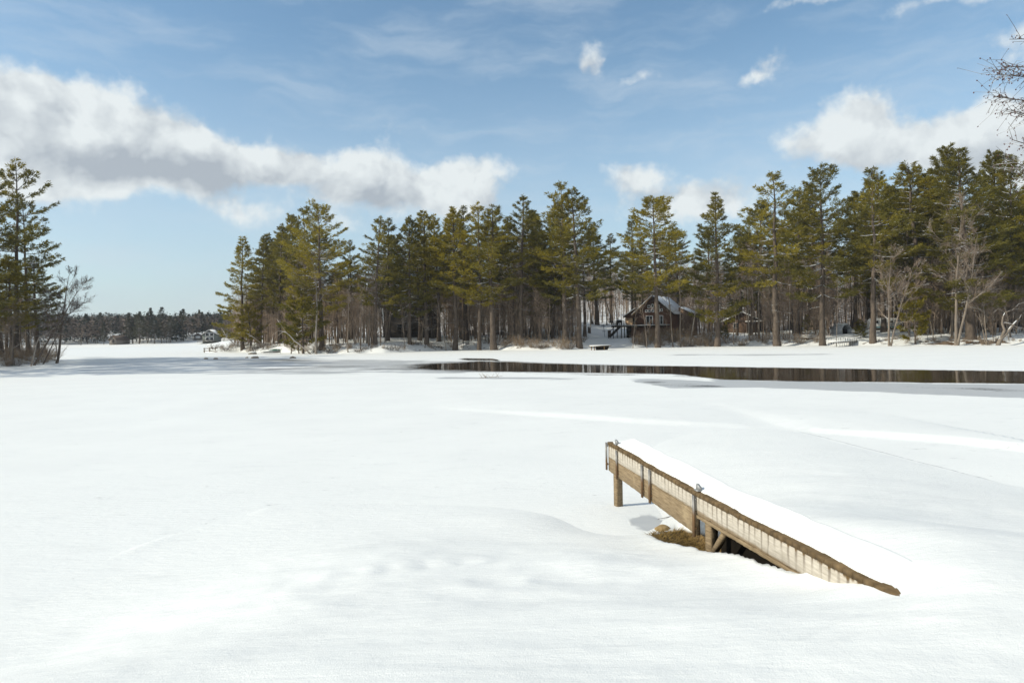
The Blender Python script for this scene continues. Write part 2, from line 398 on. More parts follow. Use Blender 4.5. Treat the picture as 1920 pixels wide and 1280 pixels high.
# own shore: control points of the snow bank the camera stands on
CP = np.array([
 (0, -12, 1.6), (-9, -12, 1.4), (9, -12, 1.6), (-16, -8, 1.1), (16, -8, 1.3), (0, -5, 1.45), (0, 0, 1.3), (-5, 0, 1.12), (5, 0, 1.35), (-10, 0, .8), (10, 0, 1.25),
 (0, 3.5, 1.10), (-3, 3.5, .98), (3, 3.5, 1.13), (5, 3.5, 1.14), (-6, 3.5, .42), (7, 4, 1.0), (1.5, 4.6, 1.0), (0, 5, .84), (-2, 5, .72),
 (2.34, 6.45, .72), (2.25, 7.1, .60), (2.56, 5.05, .99), (2.62, 4.74, 1.045), (2.72, 4.35, 1.13), (3.15, 4.75, 1.17), (3.2, 5.3, 1.14), (3.1, 5.8, 1.07), (2.98, 4.85, 1.12), (2.93, 5.4, 1.09), (3.5, 4.2, 1.14), (2.50, 5.5, .86), (2.16, 7.6, .46), (1.99, 8.4, .28), (1.8, 9.2, .10), (1.45, 10.0, -.05), (1.0, 10.9, -.06), (.3, 11.6, -.04),
 (-1.5, 12.2, -.03), (-3.6, 12.4, -.03), (-5.0, 10.0, 0), (-5.9, 7.7, -.02), (-8, 6, -.05), (-12, 4.5, -.08), (-20, 2, -.2),
 (0, 7, .48), (-2, 7.5, .34), (-3.5, 8.5, .07), (-4, 6, .22), (0, 9, .13), (-2, 10.0, .07), (.9, 9.6, .06), (1.3, 9.4, .07), (.4, 10.4, .06), (1.1, 8.6, .19), (1, 7.3, .50), (-7, 2, .55),
 (3.05, 6.2, .99), (3.0, 7.4, .80), (2.9, 9, .52), (2.6, 11.2, .04), (2.3, 10.2, .03), (5, 8, .54), (5, 11, .30), (7, 9, .33), (8.4, 9.5, .24), (5, 15, .13), (7, 18, .05), (7.6, 20.2, -.02),
 (8.25, 18.4, -.01), (8.85, 14, -.01), (9.2, 11, .03), (9.6, 8, .28), (9, 4, .85), (13, 4, .72), (12.5, 8, .06), (17, 5, .25), (22, 2, .15), (17, 9, -.15), (30, 2, -.2), (4, 20, -.06), (2.2, 15, -.05), (1.5, 13, -.06), (10.5, 13, -.12), (10, 18, -.15), (0, 15, -.2), (-6, 13, -.2), (6, 24, -.25), (-12, 9, -.3), (14, 14, -.3)], float)
def _tps_fit(P):
    n = len(P); r = np.linalg.norm(P[:, None, :2] - P[None, :, :2], axis=2)
    K = np.where(r > 0, r ** 2 * np.log(r + 1e-12), 0) + np.eye(n) * 0.02
    A = np.zeros((n + 3, n + 3)); A[:n, :n] = K; A[:n, n] = 1; A[:n, n + 1:] = P[:, :2]; A[n:, :n] = A[:n, n:].T
    return np.linalg.solve(A, np.concatenate([P[:, 2], [0, 0, 0]]))
_TW = _tps_fit(CP)
def tps(x, y):
    x = np.asarray(x, float); z = _TW[-3] + _TW[-2] * x + _TW[-1] * y
    for (cx, cy, _), wgt in zip(CP, _TW):
        r2 = (x - cx) ** 2 + (y - cy) ** 2
        z = z + wgt * 0.5 * r2 * np.log(r2 + 1e-12)
    return z

DOCK_O = np.array([1.59, 11.5]); DOCK_A = np.array([1.05, -6.81]); DOCK_LEN = float(np.linalg.norm(DOCK_A)); DOCK_A = DOCK_A / DOCK_LEN
DOCK_B = np.array([-DOCK_A[1], DOCK_A[0]])            # to the dock's right
DOCK_W = 0.34
def dock_uv(x, y):
    rx, ry = x - DOCK_O[0], y - DOCK_O[1]
    return rx * DOCK_A[0] + ry * DOCK_A[1], rx * DOCK_B[0] + ry * DOCK_B[1]

DENTS = [(655, 1038, .17, .05), (735, 1030, .17, .055), (800, 1022, .17, .05), (865, 1016, .18, .05), (1060, 1090, .22, .05), (930, 1085, .20, .05), (620, 1075, .25, .04),
         (190, 1082, .3, .035), (1120, 1105, .25, .04), (1010, 1045, .2, .03), (700, 1140, .3, .03), (560, 935, .3, .02), (1180, 1060, .2, .03)]
def near_bank(x, y, dents=True):
    z = tps(x, y)
    f = smooth01(26, 20, y) * smooth01(34, 26, np.abs(x)) * smooth01(-26, -16, y)
    z = z * f - 0.6 * (1 - f)
    amp = smooth01(-0.05, 0.35, z)
    z = z + amp * (0.040 * fbm(x * 0.45 + y * 0.3, y * 1.1, 21, 3) + 0.016 * fbm(x * 1.6 + 5, y * 3.2, 22, 3))
    z = z + amp * 0.05 * smooth01(6.0, 3.6, y) * fbm(x * 0.28 + 3, y * 1.5 + x * 0.2, 25, 3)
    left = smooth01(2.6, 1.6, x) * smooth01(5.2, 6.4, y)
    z = z + amp * left * 0.034 * fbm(x * 1.1 - y * 0.5, y * 1.7 + x * .4, 23, 3)
    # long wind ridge that runs from the lower left up towards the dock
    a, b = on_plane(-60, 1128, .1), on_plane(640, 912, .05)
    dxy = np.array([b.x - a.x, b.y - a.y]); L = np.linalg.norm(dxy); dxy /= L
    tt = (x - a.x) * dxy[0] + (y - a.y) * dxy[1]; nn = (x - a.x) * -dxy[1] + (y - a.y) * dxy[0] - 0.5 * np.sin(np.clip(tt / L, 0, 1) * np.pi)
    z = z + smooth01(0, 1.2, tt) * smooth01(L + .3, L - 2, tt) * (0.022 * np.exp(-((nn + .12) / .2) ** 2) - 0.022 * np.exp(-((nn - .14) / .13) ** 2)) * (0.7 + vnoise(tt * 1.3, 0 * tt, 31))
    if dents:
        for (px, row, r, dep) in DENTS:
            q = on_plane(px, row, 0.6 if row > 960 else 0.1)
            rr = ((x - q.x) / r) ** 2 + ((y - q.y) / (r * 1.15)) ** 2
            dep = dep * 0.30
            z = z - dep * np.exp(-rr) + dep * 0.35 * np.exp(-((np.sqrt(rr) - 1.6) / 0.5) ** 2)
    # hollow under the dock
    s, u = dock_uv(x, y)
    wob = 0.05 * vnoise(s * 2.3, u * 0 + 3, 41) + 0.03 * vnoise(s * 6, u, 42)
    m = smooth01(-0.10, 0.03, u + wob) * smooth01(DOCK_W + .25, DOCK_W + .08, u + wob) * smooth01(1.0, 2.2, s + wob) * smooth01(5.75, 5.15, s + wob)
    floor = 0.05 + 0.14 * smooth01(1.6, 4.5, s) + 0.09 * fbm(x * 4, y * 4, 43, 4)
    z = z * (1 - m) + np.minimum(z, floor) * m
    return z, m
def land_z(x, y):
    x = np.asarray(x, float); y = np.asarray(y, float)
    main, far = shore_sd(x, y); px = CX + F * x / np.maximum(y, 1.0)
    path = smooth01(930, 1115, px) * smooth01(1290, 1150, px) * smooth01(6, 24, main)
    hillw = smooth01(560, 900, px)
    def prof(d):
        return (-0.9 * smooth01(0, -6, d) + 0.75 * smooth01(-0.6, 2.2, d) + 0.85 * smooth01(1.5, 8, d) + 0.9 * smooth01(7, 30, d) + 0.4 * smooth01(30, 60, d))
    zm = prof(main) * (1 - 0.45 * path * smooth01(14, 3, main))
    zm = zm + path * 2.3 * smooth01(8, 42, main) * smooth01(100, 55, main)
    zm = zm + hillw * 13 * smooth01(48, 150, main) + 3.0 * smooth01(60, 200, main)
    zm = zm + (main > 0.5) * (0.18 * fbm(x * 0.25, y * 0.25, 51, 3) + 0.08 * fbm(x * 1.1, y * 1.1, 52, 2)) * smooth01(0.5, 4, main)
    zf = -0.9 * smooth01(0, -10, far) + 1.0 * smooth01(-1, 6, far) + 4.0 * smooth01(5, 60, far)
    hill = smooth01(330, 900, y) * (19 + 7 * vnoise(px * 0.006, 0 * px, 55) + 3 * vnoise(px * 0.02, 0 * px, 56)) * smooth01(-900, 120, px + 0 * y)
    zf = zf + hill
    ls = left_sd(x, y)
    zl = -0.9 * smooth01(0, -6, ls) + 1.0 * smooth01(-.5, 4.5, ls) + 1.2 * smooth01(4, 30, ls) + 0.25 * fbm(x * 0.3, y * 0.3, 53, 3) * smooth01(0.3, 4, ls)
    zl = np.where(y > 150, -0.9, zl)
    sel = (y < 30) & (y > -30) & (np.abs(x) < 40)
    nb = np.full_like(x, -0.6); m = np.zeros_like(x)
    if sel.any(): nb[sel], m[sel] = near_bank(x[sel], y[sel])
    z = np.maximum(np.maximum(zm, zf), np.maximum(zl, nb))
    inland = np.maximum(np.maximum(main, far), ls)
    return z, m, inland, np.maximum(main, np.where(y < 150, ls, -9)), nb
def gz(x, y):
    z = land_z(np.array([x]), np.array([y]))[0][0]
    return max(float(z), 0.0)

def polar_grid(az_step, d0, d1, ratio, az_half=44):
    az = np.radians(np.concatenate([np.arange(-180, -az_half, 3.0), np.arange(-az_half, az_half, az_step), np.arange(az_half, 180, 3.0)]))
    nr = int(math.log(d1 / d0) / math.log(ratio)) + 1
    r = d0 * ratio ** np.arange(nr)
    A, Rr = np.meshgrid(az, r)
    x, y = (Rr * np.sin(A)).ravel(), (Rr * np.cos(A)).ravel()
    na = len(az); i = np.arange(nr - 1)[:, None] * na; j = np.arange(na)[None, :]; j2 = (j + 1) % na
    Fq = np.stack([i + j, i + j2, i + na + j2, i + na + j], -1).reshape(-1, 4)
    c = len(x); x = np.append(x, 0.0); y = np.append(y, 0.0)
    tri = np.stack([np.full(na, c), (np.arange(na) + 1) % na, np.arange(na)], -1)
    return x, y, Fq[:, ::-1], tri[:, ::-1][:, ::-1]
def attr(me, name, val):
    a = me.attributes.new(name, 'FLOAT', 'POINT'); a.data.foreach_set('value', np.asarray(val, dtype=np.float32))

x, y, Fq, tri = polar_grid(0.16, 0.8, 1350, 1.0135)
z, hol, inland, wood, nb = land_z(x, y)
near = smooth01(26, 22, y) * (np.abs(x) < 34)
keep_q = ~np.all((z < -0.35)[Fq], axis=1)
me = new_mesh('ground', np.stack([x, y, z], 1), [Fq[keep_q], tri], [M_GROUND], smooth=True)
px_, row_ = project(x, y, z)
litter = np.where(inland > 0, 0.12 + 0.34 * smooth01(3.0, 0.8, wood) * (wood > -1) + 0.17 * smooth01(6, 16, wood) + 0.34 * smooth01(22, 50, wood), 0.0)
litter = litter + 0.30 * smooth01(1720, 1760, px_) * smooth01(1905, 1880, px_) * smooth01(3.2, 0.6, wood) * (wood > -0.6)
litter = litter * (1 - smooth01(1085, 1100, px_) * smooth01(1205, 1175, px_) * 0.97) * (y > 30)
litter = np.where((x < -50) & (y < 130) & (wood > 1.5), 0.47, litter)
litter = np.where(y > 320, 0.44, litter)
s_, u_ = dock_uv(x, y)
attr(me, 'litter', litter)
attr(me, 'grass', hol * smooth01(1.75, 2.3, s_ + 0.25 * vnoise(x * 5, y * 5, 61)) * (z < 0.42))
g = link('ground', me); tag(g, 'snow covered shore banks and hill slopes around the lake', 'ground', kind='structure')

# the frozen lake: snow, grey ice, slush and the open lead
x, y, Fq, tri = polar_grid(0.16, 0.8, 420, 1.0125)
px_, row_ = project(x, y, np.zeros_like(x))
front = y > 1
zl = 0.018 * fbm(x * 0.22, y * 0.35, 71, 3) * smooth01(60, 20, y)
# two low wind drifts whose sunny faces look towards the camera
def drift(pts, h, wface, back):
    P = np.array([[on_plane(a, b).x, on_plane(a, b).y] for a, b in pts]); ok = (x > P[0, 0]) & (x < P[-1, 0]) & (y > 2)
    q = y - np.interp(x, P[:, 0], P[:, 1]) + 0.12 * vnoise(x * 0.7, 0 * x, 90) + 0.05 * vnoise(x * 2.7, 0 * x, 91)
    return np.where(ok, np.interp(x, P[:, 0], h) * smooth01(0, 1, q / np.maximum(np.interp(x, P[:, 0], wface), .05)) * smooth01(back, 1.5, q), 0)
zl = zl + drift([(800, 764), (870, 770), (1000, 780), (1150, 791), (1300, 800), (1400, 801.5), (1445, 800)], [0, .03, .08, .095, .085, .035, 0], [.15, .3, .6, .7, .6, .3, .12], 10)
zl = zl + drift([(1476, 803), (1560, 813), (1680, 823), (1800, 833), (1920, 846), (2060, 862)], [0, .07, .11, .12, .12, .11], [.1, .3, .5, .55, .6, .6], 9)
zl[~front] = 0
up = np.interp(px_, [600, 760, 830, 900, 960, 1020, 1100, 1200, 1280, 1500, 1700, 1920, 2400], [684, 683, 680.5, 677.5, 678.5, 681, 683.5, 685.5, 686.5, 690, 693, 696, 702])
lo = np.interp(px_, [600, 760, 830, 900, 1000, 1100, 1200, 1260, 1300, 1350, 1500, 1920, 2400], [692, 693, 694, 695.5, 697, 698.5, 700, 701, 705, 711, 714.5, 719, 727])
wat = np.minimum(row_ - up, lo - row_) / np.interp(px_, [700, 850, 1050, 1300], [9.0, 8.0, 6.0, 3.0])
wat = np.clip(0.5 + wat, 0, 1) * smooth01(640, 880, px_) * front
wat2 = np.clip(0.5 + (1.6 - np.abs(row_ - np.interp(px_, [860, 925, 940], [673, 674, 677]))) / 2.2, 0, 1) * smooth01(850, 880, px_) * smooth01(945, 925, px_)
wat = np.maximum(wat, wat2 * front)
def band(rows, cols, a, b, soft=4.0):
    u_ = np.interp(px_, cols, a); l_ = np.interp(px_, cols, b)
    return np.clip(np.minimum(row_ - u_, l_ - row_) / soft, 0, 1) * smooth01(cols[0] - 30, cols[0] + 30, px_) * smooth01(cols[-1] + 30, cols[-1] - 30, px_) * front
ice = 0.60 * band(0, [140, 400, 640, 860, 900], [666, 668, 670, 674, 680], [704, 704, 704, 702, 698])
ice = np.maximum(ice, 0.72 * band(0, [200, 420, 640, 780], [672, 672, 672, 674], [678, 679, 690, 688]))
ice = np.maximum(ice, 0.95 * band(0, [1330, 1420, 1500, 1700, 1920, 2500], [708, 712, 713, 717, 719, 726], [716, 728, 731, 739, 748, 770], 3))
ice = np.maximum(ice, 0.85 * band(0, [1180, 1260, 1400, 1480], [708, 709, 716, 722], [716, 729, 729, 726], 3))
ice = np.maximum(ice, 0.62 * band(0, [800, 900, 1060, 1140], [703, 704, 706, 708], [712, 713, 715, 713], 4))
ice = np.maximum(ice, 0.60 * band(0, [1250, 1400, 1560], [663, 663, 662], [667.5, 667.5, 666], 1.5))
sa, ua = dock_uv(x, y)
patch = np.exp(-(((sa - 1.35) / .75) ** 2 + ((ua - .30) / .40) ** 2)) + 0.55 * fbm(x * 2.6, y * 2.6, 95, 4) * (np.hypot(sa - 1.3, ua - .2) < 1.6)
rim = np.exp(-(((np.hypot((sa - 1.2) / 1.9, (ua - .15) / .95)) - 1.0) / .10) ** 2) * 0.45 * (ua < .1)
ice = np.maximum(ice, np.maximum(1.0 * patch, 0.0 * rim * (.6 + vnoise(x * 2.2, y * 2.2, 96))) * front)
slush = 0.50 * band(0, [480, 640, 760, 900, 980], [684, 683, 682, 690, 694], [696, 698, 699, 700, 700], 3)
slush = np.maximum(slush, 0.58 * band(0, [380, 470, 560, 620], [671, 672, 672, 673], [677, 678, 678, 677], 2))
slush = np.maximum(slush, 0.62 * band(0, [1200, 1280, 1380, 1500], [712, 714, 724, 727], [724, 727, 729, 730], 3))
slush = np.maximum(slush, 0.54 * band(0, [1680, 1760, 1820, 2000], [721, 723, 724, 732], [729, 731, 733, 744], 3))
slush = np.maximum(slush, 0.60 * band(0, [980, 1150, 1260, 1330], [698, 699, 701, 706], [703, 705, 707, 711], 2.5))
slush = np.maximum(slush, 0.85 * np.exp(-(((sa - 1.75) / .42) ** 2 + ((ua - .36) / .26) ** 2)) * front)
me = new_mesh('lake', np.stack([x, y, zl], 1), [Fq, tri], [M_LAKE], smooth=True)
attr(me, 'open_water', wat); attr(me, 'grey_ice', np.clip(ice, 0, 1.2)); attr(me, 'slush', slush)
g = link('lake', me); tag(g, 'frozen lake under snow with grey ice and a dark open lead', 'lake', kind='structure')

# ------------------------------------------------------------------ foreground dock
def mat_board(name, painted):
    m, n = mat(name); pos = n.n('ShaderNodeTexCoord').outputs['Object']
    sx = n.n('ShaderNodeSeparateXYZ', ins={0: pos}); X, Z = sx.outputs[0], sx.outputs[2]
    grain = n.noise(n.v('MULTIPLY', pos, (1.2, 6, 16)), 3.5, 6.0, 0.65)
    fine = n.noise(n.v('MULTIPLY', pos, (3, 20, 60)), 3.0, 4.0, 0.6)
    big = n.noise(pos, 2.6, 4.0, 0.6)
    if painted:
        col = n.mix(n.lin(grain, 0.3, 0.7), (0.33, 0.29, 0.235), (0.56, 0.51, 0.44))
        wob = n.m('MULTIPLY', n.m('SUBTRACT', n.noise(n.v('MULTIPLY', pos, (1, 1, 1)), 4.0, 3.0), 0.5), 0.05)
        per = n.m('FRACT', n.m('DIVIDE', n.m('ADD', X, wob), 0.118))
        line = n.ss(n.m('ABSOLUTE', n.m('SUBTRACT', per, 0.5)), 0.23, 0.05)
        str_n = n.noise(n.v('MULTIPLY', pos, (9, 1, 1.2)), 2.0, 4.0, 0.6)
        top = n.ss(Z, 0.80, 1.02)
        streak = n.m('MULTIPLY', line, n.ss(n.m('ADD', str_n, n.m('MULTIPLY', top, 0.22)), 0.40, 0.70))
        col = n.mix(n.m('MULTIPLY', streak, 0.72), col, (0.13, 0.105, 0.08))
        edge = n.ss(n.m('ADD', n.m('ADD', Z, n.m('MULTIPLY', n.m('SUBTRACT', str_n, 0.5), 0.13)), n.m('MULTIPLY', line, 0.02)), 0.965, 1.0)
        col = n.mix(edge, col, n.mix(big, (0.07, 0.045, 0.02), (0.18, 0.115, 0.05)))
        low = n.ss(n.m('ADD', Z, n.m('MULTIPLY', n.m('SUBTRACT', grain, 0.5), 0.05)), 0.81, 0.775)
        col = n.mix(n.m('MULTIPLY', low, 0.8), col, (0.19, 0.125, 0.06))
        col = n.mix(n.m('MULTIPLY', n.ss(fine, 0.60, 0.70), 0.55), col, (0.16, 0.12, 0.085))
    else:
        col = n.mix(n.lin(grain, 0.3, 0.7), (0.125, 0.086, 0.048), (0.32, 0.24, 0.145))
        col = n.mix(n.m('MULTIPLY', n.ss(fine, 0.56, 0.70), 0.6), col, (0.085, 0.052, 0.026))
        col = n.mix(n.m('MULTIPLY', n.ss(big, 0.55, 0.75), 0.5), col, (0.46, 0.36, 0.22))
    out(n, principled(n, col, 0.8, 0.2, bump(n, n.m('ADD', grain, n.m('MULTIPLY', fine, 0.5)), 0.35, 0.012))); return m
M_WHITEB, M_BROWNB = mat_board('weathered_white_board', True), mat_board('brown_board', False)
M_VOIDSHADE = mat_plain('void_shade_black', (.010, .008, .006), .9, .1, var=.4)  # near-black colour standing for the shade beneath the dock
M_PLANK = mat_plain('mossy_plank', (0.125, 0.085, 0.045), 0.9, 0.15, var=0.5, scale=6.0)
def mat_pipe():
    m, n = mat('rusting_pipe'); pos = n.n('ShaderNodeTexCoord').outputs['Object']
    z_ = n.n('ShaderNodeSeparateXYZ', ins={0: pos}).outputs[2]
    a = n.noise(n.v('MULTIPLY', pos, (1, 1, .3)), 14.0, 4.0)
    r = n.ss(n.m('ADD', z_, n.m('MULTIPLY', n.m('SUBTRACT', a, 0.5), 0.16)), 0.84, 0.72)
    col = n.mix(r, n.mix(a, (0.13, 0.125, 0.12), (0.25, 0.24, 0.23)), n.mix(a, (0.07, 0.045, 0.03), (0.22, 0.12, 0.045)))
    out(n, principled(n, col, n.lin(r, 0, 1, 0.42, 0.85), 0.5, None, n.lin(r, 0, 1, 0.25, 0.0))); return m
M_PIPE = mat_pipe()
M_GALV = mat_plain('galvanised_metal', (0.34, 0.34, 0.34), 0.5, 0.5, 0.3, 0.2, 9)

dock = empty('dock', (DOCK_O[0], DOCK_O[1], 0.0), math.atan2(DOCK_A[1], DOCK_A[0]),
             'weathered wooden dock leading out from the near bank under a ridge of snow', 'dock')
S1 = 3.53
def dtop(s): return float(np.interp(s, [0, S1, DOCK_LEN, DOCK_LEN + 1], [1.05, 1.005, 1.05, 1.06]))
def board(name, s0, s1, za, zb, zc, zd, thick, mtl, yoff=0.0, seed=0):
    """a side board from s0 (bottom za, top zb) to s1 (bottom zc, top zd), face at local y = yoff, slightly worn edges"""
    rg = np.random.default_rng(seed); n = max(12, int((s1 - s0) * 26)); ss = np.linspace(s0, s1, n); t = (ss - s0) / (s1 - s0)
    lo_ = za + (zc - za) * t + rg.normal(0, .0022, n); hi_ = zb + (zd - zb) * t + rg.normal(0, .002, n); V = []; b = 0.006
    for i in range(n):
        yb = yoff + 0.0018 * math.sin(ss[i] * 5 + seed)
        V += [(ss[i], yb + b, lo_[i]), (ss[i], yb, lo_[i] + b), (ss[i], yb, hi_[i] - b), (ss[i], yb + b, hi_[i]), (ss[i], yoff + thick, hi_[i]), (ss[i], yoff + thick, lo_[i])]
    i = np.arange(n - 1)[:, None] * 6; j = np.arange(6)[None, :]; j2 = (j + 1) % 6
    Fq_ = np.stack([i + j, i + j2, i + 6 + j2, i + 6 + j], -1).reshape(-1, 4)
    caps = np.array([[5, 4, 3, 2, 1, 0], [6 * (n - 1) + k for k in range(6)]])
    return link(name, new_mesh(name, V, [Fq_[:, ::-1], caps[:, ::-1]], [mtl]), dock)
SB = DOCK_LEN + 0.06
board('upper_side_board', 0.0, S1 - .012, .787, 1.0, .775, .958, .04, M_WHITEB, 0.0, 1)['label'] = 'whitish weathered upper board streaked by dripping water'
board('lower_side_board', 0.03, S1 - .012, .555, .781, .492, .768, .045, M_BROWNB, 0.004, 2)['label'] = 'bare brown lower board'
board('upper_side_board', S1 + .006, SB, .745, .958, .80, 1.005, .04, M_WHITEB, 0.002, 3)['label'] = 'whitish weathered board of the shoreward section'
board('lower_trim_board', S1 + .006, SB, .700, .741, .752, .796, .045, M_BROWNB, -0.006, 4)
board('far_side_board', 0.0, S1, .72, 1.0, .70, .96, .04, M_BROWNB, DOCK_W - .05, 5)
board('void_shade_board', S1 + .02, SB, -.2, .955, .3, 1.0, .04, M_VOIDSHADE, DOCK_W - .05, 6)  # added backing board, blackened so the void under the deck looks shaded
eb = MB(); eb.box((-.022, DOCK_W / 2, .78), (.04, DOCK_W - .02, .44)); link('end_board', eb.mesh('end_board', [M_BROWNB]), dock)
# deck planks, ends a little ragged, with a worn nose over the side board
rg = np.random.default_rng(11); dk = MB(); s = 0.0
while s < SB:
    wdt = 0.118 + rg.normal(0, .003); zt = dtop(s + wdt / 2) + rg.normal(0, .0012); ov = 0.016 + rg.normal(0, .0022)
    th = .045; pr = []
    y0, y1 = -ov, DOCK_W + .01; a0, a1 = s + .0012, s + wdt - .0012
    V = [(a0 + .004, y0, zt - th), (a1 - .004, y0, zt - th), (a1, y0 + .002, zt - .006), (a1 - .004, y0 + .006, zt), (a0 + .004, y0 + .006, zt), (a0, y0 + .002, zt - .006)]
    V2 = [(v_[0], y1, v_[2]) for v_ in V]
    dk.add(V + V2, [(0, 1, 2, 3, 4, 5)[::-1], (6, 7, 8, 9, 10, 11)] + [(i, (i + 1) % 6, 6 + (i + 1) % 6, 6 + i) for i in range(6)])
    s += wdt
link('deck', dk.mesh('deck', [M_PLANK]), dock)
def post(name, s0, y0, ztop, zbot, sx, sy, mtl=M_BROWNB, lean=0.0):
    b = MB(); pr = [(-sx / 2, -sy / 2), (sx / 2 - .012, -sy / 2), (sx / 2, -sy / 2 + .012), (sx / 2, sy / 2), (-sx / 2, sy / 2)]
    cr_, sr_ = math.cos(R(14)), math.sin(R(14)); pr = [(p * cr_ - q * sr_, p * sr_ + q * cr_) for p, q in pr]
    b.hull([(s0 + p + lean, y0 + q, zbot) for p, q in pr], (0, 0, 0), (-lean, 0, ztop - zbot)); return link(name, b.mesh(name, [mtl]), dock)
post('post', .135, .115, .95, -.35, .105, .11)
post('post', S1 + .235, .075, .90, .0, .10, .10)
b = MB(); b.bar((S1 + .30, .055, .36), (S1 + .72, .055, .80), .055, .06); link('brace', b.mesh('brace', [M_BROWNB]), dock)
for s_p, zt, zb in ((-.052, 1.03, .57), (.51, .985, .53), (1.71, .975, .515), (2.02, .972, .51), (3.50, .962, .475)):
    b = MB()
    for off in (-.016, .016): b.tube([(s_p + off, -.022, zt), (s_p + off, -.022, zb)], .0125, 8)
    b.box((s_p, -.006, zt - .05), (.07, .012, .03)); b.box((s_p, -.006, zb + .10), (.07, .012, .03))
    link('pipe_bracket', b.mesh('pipe_bracket', [M_PIPE], False), dock)
for s_p in (.33, 3.50):
    b = MB(); zt = dtop(s_p); yb = .03
    b.box((s_p, yb, zt + .012), (.10, .05, .012))
    b.add([(s_p - .045, yb, zt + .018), (s_p + .045, yb, zt + .018), (s_p + .06, yb - .005, zt + .055), (s_p + .0, yb - .01, zt + .095), (s_p - .03, yb - .01, zt + .06),
           (s_p - .045, yb + .02, zt + .018), (s_p + .045, yb + .02, zt + .018), (s_p + .07, yb + .03, zt + .05), (s_p + .01, yb + .015, zt + .088), (s_p - .03, yb + .02, zt + .06)],
          [(0, 1, 2, 3, 4)[::-1], (5, 6, 7, 8, 9)] + [(i, (i + 1) % 5, 5 + (i + 1) % 5, 5 + i) for i in range(5)])
    link('cleat', b.mesh('cleat', [M_GALV]), dock)
# snow ridge lying along the deck
n_s, n_u = 150, 26; ssv = np.linspace(-.03, DOCK_LEN + .75, n_s); V = []
for s in ssv:
    e = smooth01(-.03, .38, s); fade = smooth01(DOCK_LEN + .45, DOCK_LEN - .6, s); wide = DOCK_W + .02 + .03 * vnoise(s * 2.1, 0.0, 88) + .02 * vnoise(s * 6.0, 0.0, 89) + .10 * smooth01(4.6, 6.9, s)
    for k in range(n_u):
        q = k / (n_u - 1); u = .045 + .03 * fbm(s * 1.7, 0.0, 80, 3) * smooth01(.2, .0, q) + q * (wide - .02)
        p = (.30 * (min(1, q / .10)) ** .5 + .70 * q ** .9) * (min(1, (1 - q) / .06)) ** .5
        hgt = (.105 + .03 * vnoise(s * .8, u * 2, 81) + .012 * vnoise(s * 3, u * 5, 82)) * e ** .6 * (.35 + .65 * fade)
        V.append((s, u, dtop(min(s, DOCK_LEN)) - .004 + hgt * p - (1 - fade) * .09 - .12 * smooth01(DOCK_LEN + .05, DOCK_LEN + .55, s) * q ** 1.5))
i = np.arange(n_s - 1)[:, None] * n_u; j = np.arange(n_u - 1)[None, :]
Fq_ = np.stack([i + j, i + j + 1, i + n_u + j + 1, i + n_u + j], -1).reshape(-1, 4)
o = link('snow_ridge', new_mesh('snow_ridge', V, [Fq_[:, ::-1]], [M_SNOW], smooth=True)); o.matrix_world = dock.matrix_basis
o.location = dock.location; o.rotation_euler = dock.rotation_euler
tag(o, 'smooth white ridge of snow lying along the deck of the near dock', 'snow', kind='thing')
# dead grass stalks in the hollow under the dock
rg = np.random.default_rng(12); mb_v, mb_f = [], []
for k in range(2600):
    s, u = rg.uniform(1.9, 4.6), rg.uniform(-.02, DOCK_W + .1)
    p = DOCK_O + DOCK_A * s + DOCK_B * u
    zz = gz(p[0], p[1])
    if zz > .42: continue
    a = rg.uniform(0, 6.28); L = rg.uniform(.05, .17); d = np.array([math.cos(a), math.sin(a), rg.uniform(-.05, .55)]); sd = np.array([-math.sin(a), math.cos(a), 0]) * .005
    c = np.array([p[0], p[1], zz]); q = len(mb_v); mb_v += [c - sd, c + sd, c + d * L]; mb_f.append((q, q + 1, q + 2))
M_GRASS = mat_plain('dead_grass', (0.22, 0.145, 0.05), 0.9, 0.1, var=0.5, scale=9)
tag(link('grass', new_mesh('grass', mb_v, [np.array(mb_f)], [M_GRASS])), 'flattened brown dead grass in the snowless hollow under the dock', 'grass', kind='stuff')
p = on_plane(1236, 972, .03)
b = MB(); b.tube([(p.x - .02, p.y - .0, .025), (p.x + .16, p.y + .12, .02), (p.x + .40, p.y + .26, .04), (p.x + .62, p.y + .38, .03)], [.004, .006, .006, .003], 5)
tag(link('stick', b.mesh('stick', [M_DBARK])), 'thin dark stick lying on the grey ice under the dock', 'stick')
p = on_plane(1243, 985, .12); b = MB()
def stone_mesh(name, r, sq, seed, mtl):
    import bmesh
    bm = bmesh.new(); bmesh.ops.create_icosphere(bm, subdivisions=3, radius=1)
    for v_ in bm.verts:
        c = v_.co; k = 1 + .35 * float(fbm(np.array([c.x * 1.3 + seed]), np.array([c.y * 1.3 + c.z * .9]), seed, 3)[0])
        v_.co = Vector((c.x * r[0] * k, c.y * r[1] * k, c.z * r[2] * k))
    me_ = bpy.data.meshes.new(name); bm.to_mesh(me_); bm.free(); me_.materials.append(mtl)
    for pl in me_.polygons: pl.use_smooth = True
    return me_
M_STONE = mat_plain('stone', (0.20, 0.17, 0.13), 0.85, 0.2, var=0.4, scale=5)
M_TANSTONE = mat_plain('tan_stone', (0.34, 0.24, 0.12), 0.85, 0.2, var=0.3, scale=8)
o = link('stone', stone_mesh('stone', (.11, .07, .055), 1, 3, M_TANSTONE), loc=(p.x, p.y, gz(p.x, p.y) + .02)); tag(o, 'flat tan stone on the dead grass under the near dock', 'stone')

